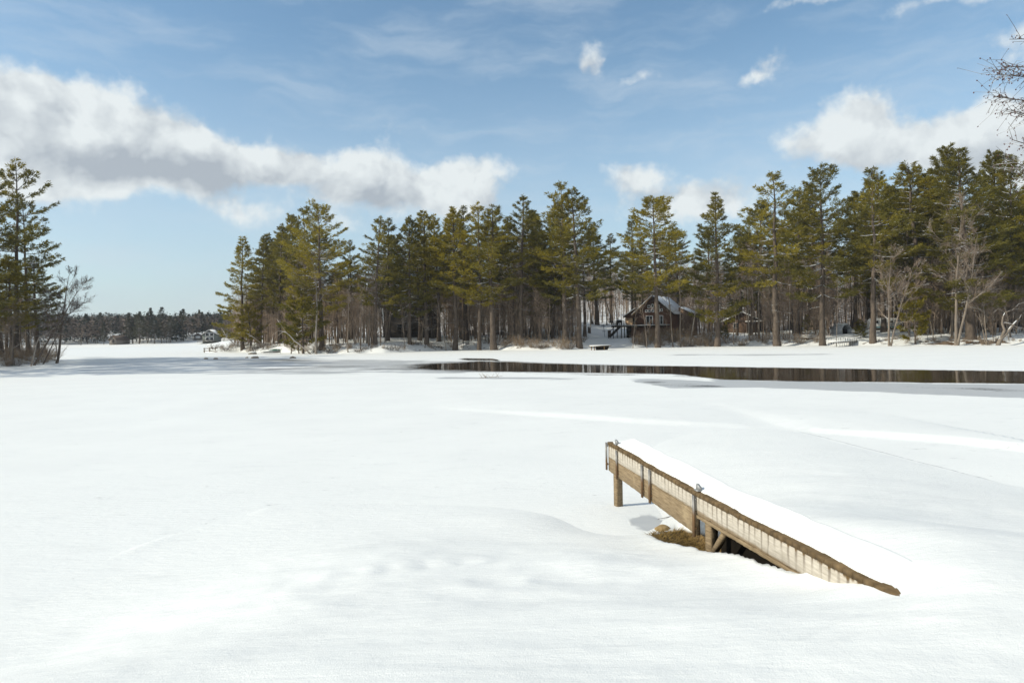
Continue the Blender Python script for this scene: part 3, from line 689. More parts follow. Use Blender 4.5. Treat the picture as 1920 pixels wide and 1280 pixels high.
# ------------------------------------------------------------------ trees
def pine_mesh(seed, Ht=30.0, cb=0.36, spread=0.155, dens=1.0, top=0.55, droop=0.0, flag=None, gap=0.0, needle=None, tuft=1.0, dead=10, shape=0.8, lean=0.0, wh=1.45):
    """white pine: straight tapering trunk, whorls of long limbs carrying flat plumes of needles that turn up at the tips"""
    rg = np.random.default_rng(seed); V = []; Fs = []; n0 = 0
    nt = 14; tz = np.linspace(0, 1, nt); wob = np.cumsum(rg.normal(0, .0022, (nt, 2)), 0) * Ht; wob -= wob[0]; wob[:, 0] += lean * Ht * tz ** 2
    r0 = Ht * 0.0125
    tp = np.stack([wob[:, 0], wob[:, 1], tz * Ht - .35 * (tz == 0)], 1); tr_ = r0 * (1 - tz) ** 0.85 + 0.02; tr_[0] *= 1.35
    tv, tf = tube(tp, tr_, 8)
    trunk = new_mesh('pine_trunk', tv, [tf], [M_PBARK], smooth=True)
    C = []; D = []; Ls = []; SN = []
    bV = []; bF = []; nb = 0
    def addb(p, r):
        nonlocal nb
        v_, f_ = tube(p, r, 3); bV.append(v_); bF.append(f_ + nb); nb += len(v_)
    z = cb * Ht; rot = rg.uniform(0, 6.28)
    while z < Ht * 0.985:
        t = min(1.0, max(0.0, (z / Ht - cb) / (1 - cb)))      # 0 at the crown base, 1 at the tip
        prof = (1 - t) ** shape * (0.62 + 0.38 * min(1, t / 0.28)) + 0.055
        nbr = rg.integers(3, 6) if t < .85 else 4
        if rg.random() < gap: nbr = max(1, nbr - 2)
        rot += rg.uniform(.5, 1.4)
        for k in range(nbr):
            az = rot + k * 6.283 / nbr + rg.normal(0, .28)
            L = spread * Ht * prof * rg.uniform(.62, 1.22) * (1.25 if rg.random() < .10 else 1)
            if flag is not None:
                c = math.cos(az - flag[0]); L *= (1 + flag[1] * c) if c > 0 else (1 + flag[1] * .45 * c)
            L = max(L, .35)
            el0 = R(-6 + droop) + R(64) * t ** 1.7 + rg.normal(0, .10)
            base = np.array([np.interp(z, tp[:, 2], tp[:, 0]), np.interp(z, tp[:, 2], tp[:, 1]), z])
            m = 6; q = np.linspace(0, 1, m); hd = np.array([math.cos(az), math.sin(az)])
            hor = L * q * math.cos(el0); up = L * (q * math.sin(el0) + 0.16 * q ** 2.4 - (.10 + .06 * (1 - t)) * np.sin(q * np.pi) * (1 - t))
            side = np.array([-hd[1], hd[0]]); bend = rg.normal(0, .10) * L * q ** 2
            pts = np.stack([base[0] + hd[0] * hor + side[0] * bend, base[1] + hd[1] * hor + side[1] * bend, base[2] + up], 1)
            addb(pts, np.linspace(.028 + .012 * L, .012, m))
            # needle plumes along side shoots
            ntu = max(4, int(L * 12.5 * dens * tuft))
            st = 0.30 + .12 * (1 - t)
            s = st + (1 - st) * rg.random(ntu) ** 0.75
            lat = rg.uniform(-1, 1, ntu) * (0.09 + 0.29 * np.sin(np.clip((s - st) / (1 - st), 0, 1) * np.pi * .82)) * min(L, 4.2) * (.9 if t < .8 else .5)
            pc = np.stack([np.interp(s, q, pts[:, i]) for i in range(3)], 1)
            pc[:, 0] += side[0] * lat; pc[:, 1] += side[1] * lat
            fwd = np.abs(lat) * .35; pc[:, 0] += hd[0] * fwd; pc[:, 1] += hd[1] * fwd
            pc[:, 2] += np.abs(lat) * .14 + rg.normal(.05, .055, ntu)
            dd = np.stack([hd[0] * .8 + side[0] * np.sign(lat) * .6, hd[1] * .8 + side[1] * np.sign(lat) * .6, np.full(ntu, .28 + .35 * t)], 1)
            dd += rg.normal(0, .22, dd.shape)
            C.append(pc); D.append(dd); Ls.append(rg.uniform(.34, .60, ntu) * (0.75 + .25 * min(1, L / 2)))
            for si in range(2):                             # a couple of visible side shoots
                s0 = rg.uniform(.4, .85); sg = rg.choice([-1, 1]); a = np.array([np.interp(s0, q, pts[:, i]) for i in range(3)])
                e = a + np.array([hd[0] * .5 + side[0] * sg * .7, hd[1] * .5 + side[1] * sg * .7, .12]) * L * .3
                addb(np.array([a, (a + e) / 2 + [0, 0, -.03], e]), [.016, .012, .008])
            SN.append((pts, L))
        z += Ht * rg.uniform(.017, .030) * (1.0 if t < .7 else .75) * wh
    for k in range(dead):                                   # dead snags on the clear stem
        z = rg.uniform(.12, cb + .08) * Ht; az = rg.uniform(0, 6.28); L = rg.uniform(.8, 2.6); el = rg.uniform(-.25, .25)
        b_ = np.array([np.interp(z, tp[:, 2], tp[:, 0]), np.interp(z, tp[:, 2], tp[:, 1]), z]); d_ = np.array([math.cos(az), math.sin(az), el])
        mid = b_ + d_ * L * .55 + rg.normal(0, .08, 3); e_ = mid + (d_ + rg.normal(0, .35, 3)) * L * .45
        addb(np.array([b_, mid, e_]), [.032, .022, .010])
        for _ in range(3):
            a = mid + (e_ - mid) * rg.random(); addb(np.array([a, a + (d_ + rg.normal(0, .7, 3)) * L * .25]), [.012, .008])
    C = np.vstack(C); D = np.vstack(D); Ls = np.concatenate(Ls); D /= np.linalg.norm(D, axis=1)[:, None]
    # each plume: a brush of narrow blades
    K = 7; N = len(C)
    dirs = D[:, None, :] + rg.normal(0, .46, (N, K, 3)); dirs /= np.linalg.norm(dirs, axis=2)[:, :, None]
    L_ = Ls[:, None] * rg.uniform(.7, 1.2, (N, K))
    o0 = C[:, None, :] + rg.normal(0, .09, (N, K, 3))
    sd = np.cross(dirs, rg.normal(0, 1, (N, K, 3))); sd /= np.linalg.norm(sd, axis=2)[:, :, None] + 1e-9
    wd = rg.uniform(.035, .065, (N, K, 1)) / math.sqrt(max(tuft, .2))
    tri_v = np.stack([o0 - sd * wd * .5, o0 + dirs * L_[..., None] * .45 - sd * wd, o0 + dirs * L_[..., None], o0 + dirs * L_[..., None] * .45 + sd * wd], 2).reshape(-1, 3)
    nq = N * K; quad = (np.arange(nq)[:, None] * 4 + np.array([[0, 1, 2, 3]]))
    bV = np.vstack(bV); bF = np.vstack(bF)
    # pads of snow resting on some limbs
    sv, sf = [], []
    for (pts, L) in SN:
        if rg.random() < .30 and L > 1.0:
            s0 = rg.uniform(.25, .8); a = np.array([np.interp(s0, np.linspace(0, 1, 6), pts[:, i]) for i in range(3)]) + [0, 0, .06]
            d_ = pts[-1] - pts[0]; d_ /= np.linalg.norm(d_); ln = rg.uniform(.18, .5); wdt = rg.uniform(.05, .10)
            p_ = np.array([-d_[1], d_[0], 0]) * wdt; b0 = len(sv)
            sv += [a - d_ * ln, a - p_, a + d_ * ln, a + p_, a + [0, 0, .07]]
            sf += [(b0, b0 + 1, b0 + 4), (b0 + 1, b0 + 2, b0 + 4), (b0 + 2, b0 + 3, b0 + 4), (b0 + 3, b0, b0 + 4)]
    nn = needle or M_NEED
    allV = [tri_v, bV]; fs = [quad, bF + len(tri_v)]; mi = np.concatenate([np.zeros(nq), np.ones(len(bF))])
    if sv: allV.append(np.array(sv)); fs.append(np.array(sf) + len(tri_v) + len(bV)); mi = np.concatenate([mi, np.full(len(sf), 2)])
    crown = new_mesh('pine_crown', np.vstack(allV), fs, [nn, M_PTWIG, M_SNOW], mi)
    return dict(H=Ht, parts=[('trunk', trunk), ('crown', crown)])

def bare_mesh(seed, Ht=14.0, clear=0.3, limbs=13, ang=(28, 60), reach=.34, lean=0.0, fork=0, sub=8, twigs=7, bark=None, twigm=None, r0=None, tw=.011, curve=.12):
    """leafless broadleaf tree: trunk with limbs, branches and fine twigs"""
    rg = np.random.default_rng(seed); tV = []; tF = []; nt = 0; cV = []; cF = []; nc = 0
    def addt(p, r, s=6):
        nonlocal nt
        v_, f_ = tube(p, r, s); tV.append(v_); tF.append(f_ + nt); nt += len(v_)
    def addc(p, r, s=3):
        nonlocal nc
        v_, f_ = tube(p, r, s); cV.append(v_); cF.append(f_ + nc); nc += len(v_)
    r0 = r0 or Ht * .0095
    def poly(p, d, L, m, wig, upb):
        pts = [p]; d = d / np.linalg.norm(d)
        for i in range(m):
            d = d + rg.normal(0, wig, 3) + np.array([0, 0, upb]); d /= np.linalg.norm(d); pts.append(pts[-1] + d * L / m)
        return np.array(pts)
    def off(d, a):
        d = d / np.linalg.norm(d); h = np.cross(d, rg.normal(0, 1, 3)); h /= np.linalg.norm(h); return d * math.cos(a) + h * math.sin(a)
    def limb(p, d, L, r, lev):
        pts = poly(p, d, L, 5 if lev == 1 else 4, curve, .07)
        rr = np.linspace(r, max(r * .35, tw * .8), len(pts))
        if lev == 1 and r > .035: addt(pts, rr, 5)
        else: addc(pts, rr, 4 if lev == 1 else 3)
        cnt = sub if lev == 1 else twigs
        for i in range(cnt):
            q = rg.uniform(.18, 1.0); k = min(int(q * (len(pts) - 1)), len(pts) - 2); f = q * (len(pts) - 1) - k
            b_ = pts[k] * (1 - f) + pts[k + 1] * f; dd = off(pts[k + 1] - pts[k], R(rg.uniform(25, 55)))
            if lev == 1: limb(b_, dd + [0, 0, .15], L * rg.uniform(.28, .55) * (1.15 - .5 * q), r * .42, 2)
            else:
                tp_ = poly(b_, dd, L * rg.uniform(.35, .7), 3, .2, .05); addc(tp_, np.linspace(tw, tw * .45, 4), 3)
    stems = [(np.array([0., 0, -.3]), np.array([lean, rg.normal(0, .03), 1.0]), Ht, r0)]
    for s_i in range(fork):
        a = rg.uniform(0, 6.28); stems.append((np.array([.15 * math.cos(a), .15 * math.sin(a), -.2]), np.array([lean + .32 * math.cos(a), .32 * math.sin(a), 1]), Ht * rg.uniform(.65, .95), r0 * .75))
    for (p, d, L, r) in stems:
        m = 12; pts = poly(p, d, L, m, .035, .012); rr = r * (1 - np.linspace(0, 1, m + 1)) ** .8 + .012; rr[0] *= 1.3
        addt(pts, rr, 7)
        for i in range(limbs):
            q = clear + (1 - clear) * (i + rg.random()) / limbs; q = min(q, .985); k = min(int(q * m), m - 1); f = q * m - k
            b_ = pts[k] * (1 - f) + pts[k + 1] * f
            dd = off(pts[k + 1] - pts[k], R(rg.uniform(*ang)))
            limb(b_, dd, reach * L * (1.1 - q * .75) * rg.uniform(.6, 1.25), max(r * (1 - q) * .55, .016), 1)
    trunk = new_mesh('bare_trunk', np.vstack(tV), [np.vstack(tF)], [bark or M_BBARK], smooth=True)
    crown = new_mesh('bare_crown', np.vstack(cV), [np.vstack(cF)], [twigm or M_TWIG])
    return dict(H=Ht, parts=[('trunk', trunk), ('crown', crown)])

def shrub_mesh(seed, Ht=2.0, stems=26, spread=.75, twigs=7, mtl=None, rad=.012):
    rg = np.random.default_rng(seed); V = []; Fs = []; n = 0
    def add(p, r):
        nonlocal n
        v_, f_ = tube(p, r, 3); V.append(v_); Fs.append(f_ + n); n += len(v_)
    for i in range(stems):
        a = rg.uniform(0, 6.28); t = rg.uniform(.1, 1) * spread; L = Ht * rg.uniform(.55, 1.1)
        d = np.array([math.cos(a) * t, math.sin(a) * t, 1]); d /= np.linalg.norm(d); p = np.array([math.cos(a), math.sin(a), 0]) * rg.uniform(0, .35); pts = [p - [0, 0, .15]]
        for k in range(4):
            d = d + rg.normal(0, .13, 3); d /= np.linalg.norm(d); pts.append(pts[-1] + d * L / 4)
        pts = np.array(pts); add(pts, np.linspace(rad, rad * .5, 5))
        for k in range(twigs):
            q = rg.uniform(.25, .98); j = int(q * 4); f = q * 4 - j; b_ = pts[j] * (1 - f) + pts[min(j + 1, 4)] * f
            e = d + rg.normal(0, .75, 3); e /= np.linalg.norm(e); l = L * rg.uniform(.15, .4)
            add(np.array([b_, b_ + e * l * .5 + rg.normal(0, .03, 3), b_ + e * l]), [rad * .6, rad * .5, rad * .35])
    return dict(H=Ht, parts=[(None, new_mesh('shrub', np.vstack(V), [np.vstack(Fs)], [mtl or M_SHRUB]))])

def plant(var, x, y, z, H_, rz, name, label, cat, group=None, ws=1.0, tilt=(0, 0)):
    k = H_ / var['H']
    if var['parts'][0][0] is None:
        o = link(name, var['parts'][0][1], loc=(x, y, z))
    else:
        o = link(name, None, loc=(x, y, z)); o.empty_display_size = .5
        for pn, me_ in var['parts']:
            link(pn, me_, o)
    o.rotation_euler = (tilt[0], tilt[1], rz); o.scale = (k * ws, k * ws, k)
    return tag(o, label, cat, group)

PV = {
 'full': [pine_mesh(101, 30, .30, .185, 1.0), pine_mesh(102, 30, .24, .195, 1.05, shape=.7), pine_mesh(131, 30, .33, .175, .9, gap=.35, wh=1.7, lean=.02)],
 'tall': [pine_mesh(103, 30, .42, .160, 1.0, gap=.2, dead=16), pine_mesh(104, 30, .45, .150, 1.0, gap=.25, dead=18), pine_mesh(105, 30, .36, .155, 1.0, gap=.15, dead=16), pine_mesh(132, 30, .50, .17, .9, gap=.4, dead=20, shape=.6, wh=1.6)],
 'open': [pine_mesh(106, 30, .34, .180, .85, gap=.5, dead=14, wh=1.45), pine_mesh(107, 30, .30, .185, .85, gap=.45, wh=1.45), pine_mesh(133, 30, .38, .20, .8, gap=.5, wh=1.9, shape=.7, lean=-.02)],
 'cone': [pine_mesh(108, 26, .13, .20, .95, gap=.35, droop=-5, dead=4, shape=.95, wh=1.5)],
 'cabin': [pine_mesh(109, 30, .40, .205, .9, gap=.3, dead=8, shape=.62, wh=1.4)],
 'low': [pine_mesh(110, 30, .17, .165, .95, gap=.3, dead=8, shape=.85, wh=1.4)],
 'broad': [pine_mesh(111, 30, .28, .215, 1.0, shape=.55, wh=1.45), pine_mesh(112, 30, .20, .205, 1.0, shape=.6, wh=1.4), pine_mesh(134, 30, .30, .22, .9, gap=.3, shape=.45, wh=1.8)],
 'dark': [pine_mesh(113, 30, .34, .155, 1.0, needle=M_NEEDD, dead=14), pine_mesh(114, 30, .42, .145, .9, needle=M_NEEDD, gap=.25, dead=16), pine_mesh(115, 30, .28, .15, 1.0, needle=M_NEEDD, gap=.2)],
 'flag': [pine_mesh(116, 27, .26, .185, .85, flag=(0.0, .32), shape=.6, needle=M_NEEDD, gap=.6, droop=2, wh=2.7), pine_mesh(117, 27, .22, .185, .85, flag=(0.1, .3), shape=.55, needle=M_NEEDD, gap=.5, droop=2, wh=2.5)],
 'young': [pine_mesh(118, 10, .12, .24, 1.1, gap=.5, needle=M_NEEDY, dead=3, shape=.55, tuft=1.2, wh=2.3), pine_mesh(119, 10, .20, .30, 1.0, gap=.6, needle=M_NEEDY, dead=3, shape=.45, tuft=1.2, wh=2.6)],
 'small': [pine_mesh(120, 14, .18, .19, .6, needle=M_NEEDF, dead=2, tuft=.6), pine_mesh(121, 14, .26, .22, .6, needle=M_NEEDF, dead=2, tuft=.6)],
}
BV = {
 'wood': [bare_mesh(201, 15, .38, 13, reach=.26, bark=M_DBARK), bare_mesh(202, 16, .45, 12, reach=.24, bark=M_BBARK), bare_mesh(203, 13, .30, 14, reach=.30, bark=M_DBARK), bare_mesh(204, 17, .5, 12, reach=.22, bark=M_BBARK), bare_mesh(205, 14, .35, 12, reach=.3, lean=.12, bark=M_BBARK)],
 'sapling': [bare_mesh(206, 8, .25, 9, reach=.22, sub=5, twigs=5, r0=.05), bare_mesh(207, 7, .3, 9, reach=.25, sub=5, twigs=5, r0=.045, lean=.15), bare_mesh(208, 9, .35, 9, reach=.2, sub=5, twigs=5, r0=.055, bark=M_DBARK)],
 'spread': [bare_mesh(209, 12, .28, 13, (35, 70), .48, lean=.05, fork=1, sub=9, r0=.16), bare_mesh(210, 18, .30, 14, (30, 60), .36, fork=1, sub=9, r0=.20)],
 'birch': [bare_mesh(211, 12, .38, 11, (35, 70), .40, lean=.1, bark=M_BIRCH, sub=7, twigs=6, r0=.11), bare_mesh(212, 11, .45, 9, (40, 75), .38, bark=M_BIRCH, sub=7, twigs=5, r0=.10)],
 'slim': [bare_mesh(213, 18, .45, 11, (30, 60), .16, sub=6, twigs=5, r0=.10, bark=M_BBARK)],
 'leaning': [bare_mesh(214, 13, .35, 11, (25, 60), .42, lean=.55, sub=9, twigs=7, r0=.14, bark=M_DBARK, twigm=M_DBARK, tw=.018), bare_mesh(215, 12, .3, 10, (25, 60), .40, lean=.35, sub=8, twigs=7, r0=.13, bark=M_DBARK, twigm=M_DBARK, tw=.018)],
 'far': [bare_mesh(216, 12, .3, 9, reach=.32, sub=5, twigs=5, tw=.03, bark=M_DBARK), bare_mesh(217, 11, .3, 9, reach=.34, sub=5, twigs=5, tw=.03)],
}
SV = [shrub_mesh(301, 2.0, 38, .8, 9), shrub_mesh(302, 1.7, 42, 1.1, 9), shrub_mesh(303, 2.4, 28, .6, 9), shrub_mesh(304, 1.2, 34, 1.3, mtl=M_DBARK)]

def base_at(px, d, zoff=-0.05):
    x = ray(px, 630)[0] * d; return x, d, gz(x, d) + zoff
def pine(px, row_top, d, kind, i, label, name='pine_tree', group='tall pines along the main shore', rz=None, ws=1.0, cat='pine tree'):
    x, y_, z = base_at(px, d); ztop = at(px, row_top, d).z
    return plant(PV[kind][i], x, y_, z, ztop - z, rg.uniform(0, 6.28) if rz is None else rz, name, label, cat, group, tilt=(rg.normal(0, .018), rg.normal(0, .018)), ws=ws * (1.27 if kind in ('full', 'tall', 'open', 'dark', 'broad', 'low', 'cabin', 'cone') else 1.0))
def bare(px, row_top, d, kind, i, label, name='bare_tree', group='leafless trees along the main shore', rz=None, ws=1.0, tilt=(0, 0), cat='leafless tree'):
    x, y_, z = base_at(px, d); ztop = at(px, row_top, d).z
    return plant(BV[kind][i], x, y_, z, ztop - z, rg.uniform(0, 6.28) if rz is None else rz, name, label, cat, group, ws, tilt)
rg = np.random.default_rng(500)

# ---- named pines along the main shore, from the point on the left to the right edge
G1 = 'tall pines along the main shore'
PINES = [
 (455, 443, 143, 'cone', 0, 1.0, 'lone pine at the tip of the point with drooping boughs clear against the sky'),
 (487, 452, 148, 'tall', 0, .9, 'thin pine half hidden behind the lone pine at the tip of the point'),
 (503, 437, 154, 'dark', 0, 1.1, 'dark pine second in from the tip of the point, set back from the shore'),
 (524, 419, 142, 'full', 1, .9, 'round topped olive pine third in from the tip of the point'),
 (549, 404, 149, 'full', 0, .9, 'pine filling the slope between the round topped pine and the broad twin crowned pine'),
 (574, 394, 138, 'open', 1, 1.1, 'pine with spiky upswept boughs touching the left side of the broad flat crowned pine'),
 (603, 392, 122, 'broad', 0, 1.0, 'broad pine with long flat boughs reaching right, over the white forked birch'),
 (660, 452, 139, 'dark', 2, 1.0, 'low dark pine in the notch right of the broad flat boughed pine'),
 (703, 405, 121, 'full', 0, 1.0, 'full pine just right of the skyline notch, dark clear trunk below'),
 (726, 411, 131, 'dark', 1, 1.1, 'dark narrow pine behind the right shoulder of the pine by the skyline notch'),
 (768, 409, 124, 'full', 1, .85, 'yellow tinged pine standing before the grey house hidden in the wood'),
 (800, 398, 127, 'tall', 1, 1.1, 'slender pine above the leaning pale stem, right of the hidden grey house'),
 (823, 400, 134, 'tall', 2, .95, 'thin crowned pine set back, second right of the hidden grey house'),
 (853, 391, 125, 'tall', 0, 1.05, 'straight pine with a bare lower trunk, third right of the hidden grey house'),
 (874, 388, 138, 'dark', 0, 1.2, 'dark pine wedged between two taller pines above the thick leaning trunks'),
 (898, 382, 122, 'full', 0, .85, 'pine on the thickest dark trunk in the middle of the shore wood'),
 (926, 383, 121, 'tall', 1, 1.3, 'pine whose trunk flares and leans at the foot, beside the thickest dark trunk'),
 (955, 406, 136, 'dark', 2, 1.1, 'lower dark pine in the dip left of the pointed open crowned pine'),
 (977, 366, 123, 'open', 0, 1.0, 'pointed open crowned pine rising over the middle of the wood'),
 (1008, 396, 139, 'tall', 2, 1.1, 'pine set back between the pointed open crowned pine and the tall pair'),
 (1036, 380, 128, 'full', 1, .8, 'pine close on the left of the tall pair at the snowy path'),
 (1062, 344, 121, 'open', 1, 1.15, 'taller left one of the tall pair of pines beside the snowy path'),
 (1086, 351, 119, 'open', 0, 1.1, 'right one of the tall pair, long boughs reaching out over the snowy path'),
 (1120, 424, 158, 'dark', 1, 1.3, 'small dark pine far behind the snowy path, nearer the tall pair'),
 (1146, 440, 172, 'dark', 2, 1.2, 'small dark pine far behind the snowy path, nearer the cabin'),
 (1192, 408, 152, 'full', 0, .95, 'pine behind the cabin, its round crown left of the tree in front of the gable'),
 (1233, 370, 118, 'cabin', 0, 1.05, 'pine standing in front of the cabin gable with a wide low bough to the left'),
 (1272, 426, 158, 'dark', 0, 1.2, 'pale thin pine behind the right end of the cabin roof'),
 (1345, 360, 118, 'low', 0, 1.05, 'solitary spire shaped pine right of the cabin with boughs down to the brush'),
 (1388, 424, 142, 'dark', 2, 1.2, 'short flat topped pine behind the spire shaped pine right of the cabin'),
 (1457, 327, 114, 'open', 1, 1.15, 'tall open pine with a pointed tip, before the brown outbuilding'),
 (1496, 354, 130, 'full', 1, .9, 'pine tucked behind the left side of the dense pine by the picnic table'),
 (1542, 324, 112, 'broad', 1, .95, 'dense olive pine on a stout dark trunk just right of the picnic table'),
 (1637, 321, 108, 'open', 0, 1.0, 'sparse pine with gappy boughs, its trunk beside the white caravan'),
 (1657, 321, 125, 'tall', 2, 1.0, 'pine behind the caravan, second tip right of the sparse gappy pine'),
 (1693, 314, 121, 'full', 0, .8, 'pine left of the pale many branched leafless tree'),
 (1726, 299, 114, 'tall', 1, 1.35, 'high pine rising directly behind the pale many branched leafless tree'),
 (1756, 318, 128, 'dark', 0, 1.4, 'dark pine in the gap between the pale leafless tree and the tallest pine'),
 (1784, 275, 117, 'full', 1, .95, 'tallest dark topped pine near the right edge of the wood'),
 (1821, 277, 103, 'low', 0, 1.35, 'broad pine with low bright boughs near the ground, right of the forked grey trunk'),
 (1858, 290, 114, 'broad', 0, .9, 'wide rounded pine right of the tallest dark topped pine, set a little back'),
 (1893, 305, 108, 'broad', 1, .85, 'wide pine over the bent snowy trunks at the right end of the shore'),
 (1950, 320, 104, 'full', 0, 1.0, 'pine cut by the right edge of the picture'),
]
for q_, (px, rt, d, k, i, ws, lab) in enumerate(PINES): pine(px, rt, d, k, (i + q_ // 3) % len(PV[k]), lab, ws=ws)
for (px, rt, d, i, ws, lab) in [
 (568, 545, 119, 1, 1.2, 'bushy yellow green young pine under the broad pine by the arched birch stem'),
 (1716, 536, 104, 0, 1.1, 'yellow green young pine with a short bare foot, left of the forked grey trunk'),
 (1514, 592, 124, 1, .8, 'yellow green pine bush behind the picnic table'),
 (1612, 600, 124, 1, 1.5, 'little pine bush between the white shelter and the caravan'),
 (1614, 612, 113, 1, 1.8, 'snow dusted pine seedling low on the snow before the caravan'),
 (1360, 606, 122, 1, .8, 'pine bush at the foot of the spire shaped pine'),
 (560, 600, 121, 0, 1.2, 'small yellow green pine behind the arched birch stem'),
 (470, 575, 141, 1, 1.0, 'low pine bough clump near the foot of the lone pine on the point')]:
    pine(px, rt, d, 'young', i, lab, name='young_pine', group='young pines on the shore', ws=ws)
SK_X = [390, 440, 520, 600, 650, 690, 760, 830, 920, 970, 1015, 1070, 1110, 1150, 1180, 1215, 1260, 1300, 1337, 1380, 1440, 1480, 1535, 1580, 1612, 1660, 1720, 1780, 1900, 2000]
SK_Y = [570, 455, 425, 400, 455, 410, 412, 397, 387, 372, 387, 352, 425, 442, 412, 377, 430, 432, 368, 427, 337, 372, 332, 374, 330, 327, 305, 280, 320, 330]
skyline = lambda px: float(np.interp(px, SK_X, SK_Y))
def sd_at(px): return float(np.interp(px, SH_PX, SH_D))
LBACK = 'dark pine standing back in the wood behind the shoreline pines'
n = 0
while n < 66:
    px = rg.uniform(505, 1935)
    if 1100 < px < 1185 or 1250 < px < 1320: continue
    d = sd_at(px) + rg.uniform(14, 46)
    pine(px, skyline(px) + rg.uniform(10, 80), d, ['dark', 'dark', 'tall', 'full'][rg.integers(4)], int(rg.integers(2)), LBACK, group='pines standing back in the wood', ws=rg.uniform(.85, 1.3)); n += 1

# ---- leafless trees
G2 = 'leafless trees along the main shore'
for (px, rt, d, k, i, ws, rz, lab) in [
 (592, 468, 116, 'birch', 0, 1.1, 2.6, 'white forked birch with snowy limbs spread below the broad pine'),
 (1792, 372, 100, 'spread', 1, .95, 1.0, 'pale many branched leafless tree on a forked grey trunk at the right shore'),
 (1667, 462, 103, 'spread', 0, .8, 2.0, 'grey leafless tree with a crooked snowy limb beside the caravan'),
 (1716, 560, 104, 'sapling', 1, 1.2, .4, 'small pale leafless stem growing beside the yellow green young pine'),
 (1276, 445, 119, 'slim', 0, 1.0, 0., 'tall slim straight leafless tree in the brush in front of the cabin roof'),
 (1568, 520, 104, 'slim', 0, .8, 2., 'pair of thin pale stems rising behind the pipe legged pier'),
 (1213, 555, 116, 'sapling', 1, .9, 3.3, 'thin pale stem leaning left across the cabin gable'),
 (1262, 470, 121, 'sapling', 0, 1.0, 1.1, 'thin bare stem crossing the right slope of the cabin roof'),
 (1186, 560, 118, 'sapling', 1, .8, 5.6, 'thin bent bare stem in front of the cabin wing'),
 (1294, 480, 122, 'birch', 0, .8, .2, 'pale bare tree at the right end of the cabin'),
 (1430, 545, 119, 'sapling', 2, 1.2, .2, 'dark bare stem before the outbuilding porch'),
 (1376, 520, 120, 'sapling', 0, 1.2, 2.2, 'bare stem before the outbuilding gable'),
 (1108, 500, 150, 'birch', 1, 1.0, 1.2, 'white limbed birch at the back of the snowy path by the tall pair'),
 (1850, 520, 99, 'spread', 0, .8, 4.2, 'leafless tree with arching pale boughs right of the low boughed broad pine'),
 (1905, 545, 104, 'spread', 0, .8, .7, 'twiggy leafless tree behind the bent snowy trunks'),
 (545, 560, 121, 'sapling', 2, 1.3, 2.2, 'thin grey leafless tree above the arched birch stem'),
 (652, 525, 116, 'sapling', 0, 1.0, 2.9, 'pale slim leafless tree on the bank left of the skyline notch'),
 (675, 535, 117, 'sapling', 2, 1.0, 1.9, 'dark slim leafless tree on the bank under the skyline notch'),
 (1405, 500, 121, 'birch', 1, .9, .3, 'grey leafless tree in front of the brown outbuilding'),
 (836, 545, 124, 'birch', 0, .9, 3.4, 'pale leafless stem leaning left on the bank right of the hidden grey house'),
 (1480, 520, 120, 'birch', 1, .8, 2.3, 'thin leafless birch left of the picnic table'),
]: bare(px, rt, d, k, i, lab, rz=rz, ws=ws)
LW = 'leafless tree in the brown thicket behind the shoreline pines'
n = 0
while n < 170:
    px = rg.uniform(470, 1945); dd = rg.uniform(3, 40)
    if 1088 < px < 1195 and dd < 34: continue
    if 1170 < px < 1310 and dd < 26: continue
    if 1560 < px < 1700 and dd < 26: continue
    d = sd_at(px) + dd
    x, y_, z = base_at(px, d); hh = rg.uniform(10, 19)
    top = CY - F * (z + hh - H) / d - (px - CX) * .0175
    if top < skyline(px) + 22: hh *= .72
    k = rg.integers(5); plant(BV['wood'][k], x, y_, z, hh, rg.uniform(0, 6.28), 'bare_tree', LW, 'leafless tree', 'leafless trees in the thicket', rg.uniform(.8, 1.2), (rg.normal(0, .03), rg.normal(0, .03))); n += 1
n = 0
while n < 80:
    px = rg.uniform(430, 1930)
    if 1085 < px < 1200 or 1545 < px < 1640: continue
    d = sd_at(px) + rg.uniform(.8, 13); x, y_, z = base_at(px, d)
    plant(BV['sapling'][rg.integers(3)], x, y_, z, rg.uniform(3.5, 9), rg.uniform(0, 6.28), 'sapling', 'thin bare sapling on the bank between the shoreline pine trunks', 'sapling', 'bare saplings on the bank', rg.uniform(.8, 1.2), (rg.normal(0, .07), rg.normal(0, .07))); n += 1
